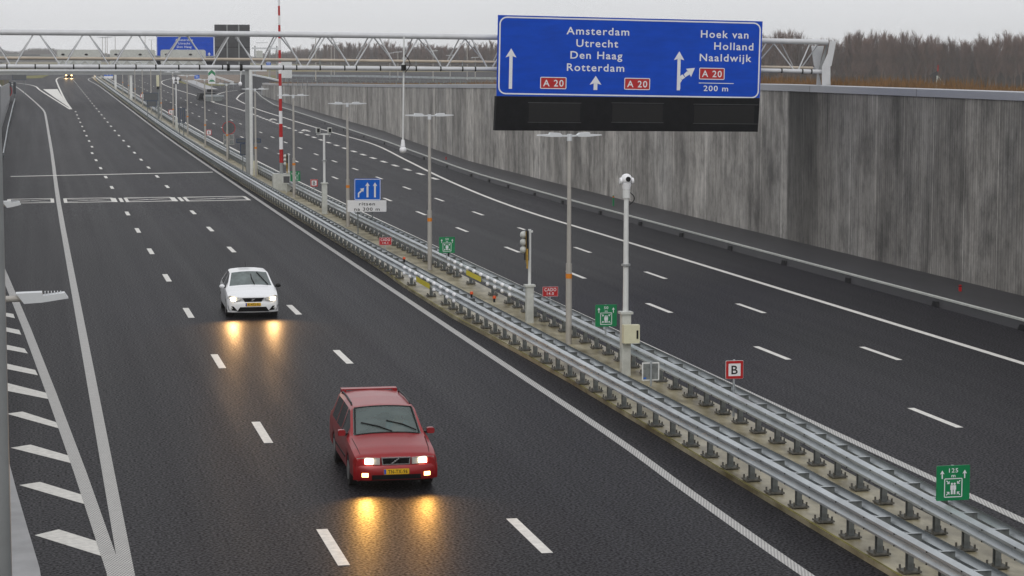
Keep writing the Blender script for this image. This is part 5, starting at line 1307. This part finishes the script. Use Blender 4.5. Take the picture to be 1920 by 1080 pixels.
head_lamp(rc,-.56,-.10,.64,75,(1,.46,.09)); head_lamp(rc,.56,-.10,.64,105,(1,.46,.09)); head_lamp(rc,-.64,-.18,.38,150,(1,.50,.10)); head_lamp(rc,.64,-.18,.38,45,(1,.48,.10))

# white hatchback
hat = [K(0.03,(.70,.24),(.78,.30),(.80,.45),(.80,.58),(.78,.66),(.70,.70),(.64,.71),(.30,.72),(0,.72)),
  K(.14,(.76,.20),(.85,.28),(.865,.48),(.86,.64),(.83,.72),(.74,.76),(.68,.77),(.32,.79),(0,.795)),
  K(.50,(.78,.18),(.88,.28),(.89,.50),(.885,.72),(.85,.82),(.76,.86),(.69,.875),(.34,.90),(0,.905)),
  K(1.05,(.78,.18),(.88,.28),(.89,.52),(.885,.80),(.86,.90),(.79,.96),(.73,.97),(.36,1.0),(0,1.01)),
  K(1.82,(.78,.18),(.88,.28),(.89,.52),(.885,.84),(.85,.94),(.66,1.34),(.60,1.37),(.30,1.405),(0,1.415)),
  K(2.0,(.78,.18),(.88,.28),(.89,.52),(.885,.84),(.85,.94),(.655,1.36),(.59,1.40),(.30,1.43),(0,1.44)),
  K(3.0,(.78,.18),(.88,.28),(.89,.54),(.89,.86),(.85,.97),(.64,1.36),(.57,1.40),(.30,1.43),(0,1.44)),
  K(3.55,(.78,.20),(.88,.32),(.89,.56),(.88,.88),(.83,1.0),(.61,1.30),(.55,1.34),(.30,1.37),(0,1.38)),
  K(3.92,(.74,.26),(.85,.36),(.86,.58),(.84,.88),(.79,1.0),(.72,1.03),(.62,1.04),(.30,1.05),(0,1.05)),
  K(4.06,(.70,.30),(.80,.38),(.82,.58),(.80,.80),(.76,.90),(.68,.92),(.60,.93),(.30,.93),(0,.93))]
def cls_hat(tm, k):
    if 1.08 < tm < 1.82 and k >= 6: return 'windscreen'
    if k == 4 and 1.35 < tm < 3.35 and not (2.12 < tm < 2.22): return 'side_window'
    if k >= 6 and 3.58 < tm < 3.90: return 'rear_window'
    return 'body'
def hatch(name, label, loc, paint, far=False):
    wc_, wo = car(dict(name=name, label=label, loc=loc, keys=hat, L=4.06, wheels=(.82,3.38), wr=.31, W=.89, paint=paint, classify=cls_hat, pillars=(2.17,)))
    if far:
        for s in (-1,1): MB().ball((s*.62,-.02,.62),.20,.08,.16,12).build('headlight', 'faron', wc_, local=True)
        MB().box(-.5,.5,-.01,.02,.25,.5).build('grille', 'grille', wc_, local=True)
        return wc_
    yq = lambda u: -.06+.20*(abs(u)/.86)**4
    b = MB(); rows = []
    for k in range(25):
        u = lerp(-.86,.86,k/24); y = yq(u); rows.append([Vector((u,y+.16,.20)),Vector((u,y+.02,.21)),Vector((u,y,.26)),Vector((u,y,.50)),Vector((u,y+.03,.57)),Vector((u,y+.14,.60))])
    b.sheet(rows); b.build('bumper', paint, wc_, smooth=30, local=True)
    pr2(wc_, 'lower_grille', 'grille', [(-.54,.245),(.54,.245),(.44,.39),(-.44,.39)], -.072, -.04)
    g_ = pr2(wc_, 'grille', 'chrome', [(-.28,.555),(.28,.555),(.38,.695),(-.38,.695)], -.040, .06)
    pr2(wc_, 'mesh', 'grille', [(-.27,.565),(.27,.565),(.362,.687),(-.362,.687)], -.048, -.041, g_)
    MB().bar((-.05,-.053,.60),(.05,-.053,.655),.010,.035).bar((-.055,-.054,.655),(.0,-.054,.655),.008,.022).build('badge', 'chrome', g_, local=True)
    plate_part(wc_, -.064, .475, 'K-472-SL')
    for s in (-1,1):
        hl = lens_part(wc_, 'headlight', 'lens', [(.42,.60),(.60,.565),(.82,.585),(.86,.72),(.78,.765),(.40,.68)], lambda u: -.045+.17*(u/.86)**5, .14, s)
        lens_part(hl, 'lit_lamp', 'lampon', [(.60,.595),(.74,.595),(.76,.70),(.62,.69)], lambda u: -.060+.17*(u/.86)**5, .03, s)
        fo = lens_part(wc_, 'fog_light', 'grille', [(.54,.27),(.82,.28),(.85,.44),(.66,.41)], lambda u: yq(u)-.03, .07, s)
        MB().ball((s*.72,yq(.70)-.035,.35),.035,.02,.035,10).build('lens', 'lens', fo, local=True)
        mr = MB().ball((s*.965,1.25,.97),.095,.06,.07,12).build('mirror', paint if s < 0 else 'black', wc_, smooth=True, local=True)
        MB().bar((s*.80,1.28,.93),(s*.92,1.26,.94),.05,.05).build('bracket', 'black', mr, local=True)
        MB().box(min(s*.70,s*.82),max(s*.70,s*.82),3.90,4.06,.68,.88).build('tail_light', 'red', wc_, local=True)
    def w2(u, s): return Vector((u, lerp(1.05,1.82,s), lerp(1.01,1.415,s)+.02-.03*(abs(u)/.7)**2))
    wiper(wc_, [w2(.14,.02), w2(.06,.45), w2(.05,.75)]); wiper(wc_, [w2(.60,.05), w2(.42,.50), w2(.26,.90)])
    MB().cyl((0,3.4,1.42),(0,3.55,1.62),.006,.004,6).build('aerial', 'ink', wc_, local=True)
    return wc_
wc_ = hatch('hatchback_car', 'small white hatchback with lit headlights, behind the red estate car', (6.82,71.2,0), 'whitecar'); wc_.rotation_euler[2] = R_(-1.2); wc_.scale = (.95,.96,.97)
head_lamp(wc_,-.68,-.10,.65,300,(1,.54,.20)); head_lamp(wc_,.68,-.10,.65,240,(1,.54,.20))
fc = hatch('distant_car', 'tiny dark brown car with glowing orange headlights far up the left carriageway', (8.38,531,zr(531)), 'darkcar', True)
head_lamp(fc,-.62,-.15,.62,900); head_lamp(fc,.62,-.15,.62,900)

# ------------------------------------------------------------------ haze
hz = MB().box(-900,2600,-80,2300,-2,45); ho = hz.build('haze', 'black'); tag(ho, kind='stuff')
hm = bpy.data.materials.new('haze_air'); hm.use_nodes = True; n2 = hm.node_tree; n2.nodes.clear()
oo = n2.nodes.new('ShaderNodeOutputMaterial'); pv = n2.nodes.new('ShaderNodeVolumePrincipled'); pv.inputs['Density'].default_value = .00020; pv.inputs['Color'].default_value = (.92,.93,.96,1)
n2.links.new(pv.outputs[0], oo.inputs['Volume']); ho.data.materials.clear(); ho.data.materials.append(hm)
scene.cycles.volume_bounces = 1; scene.cycles.volume_max_steps = 64
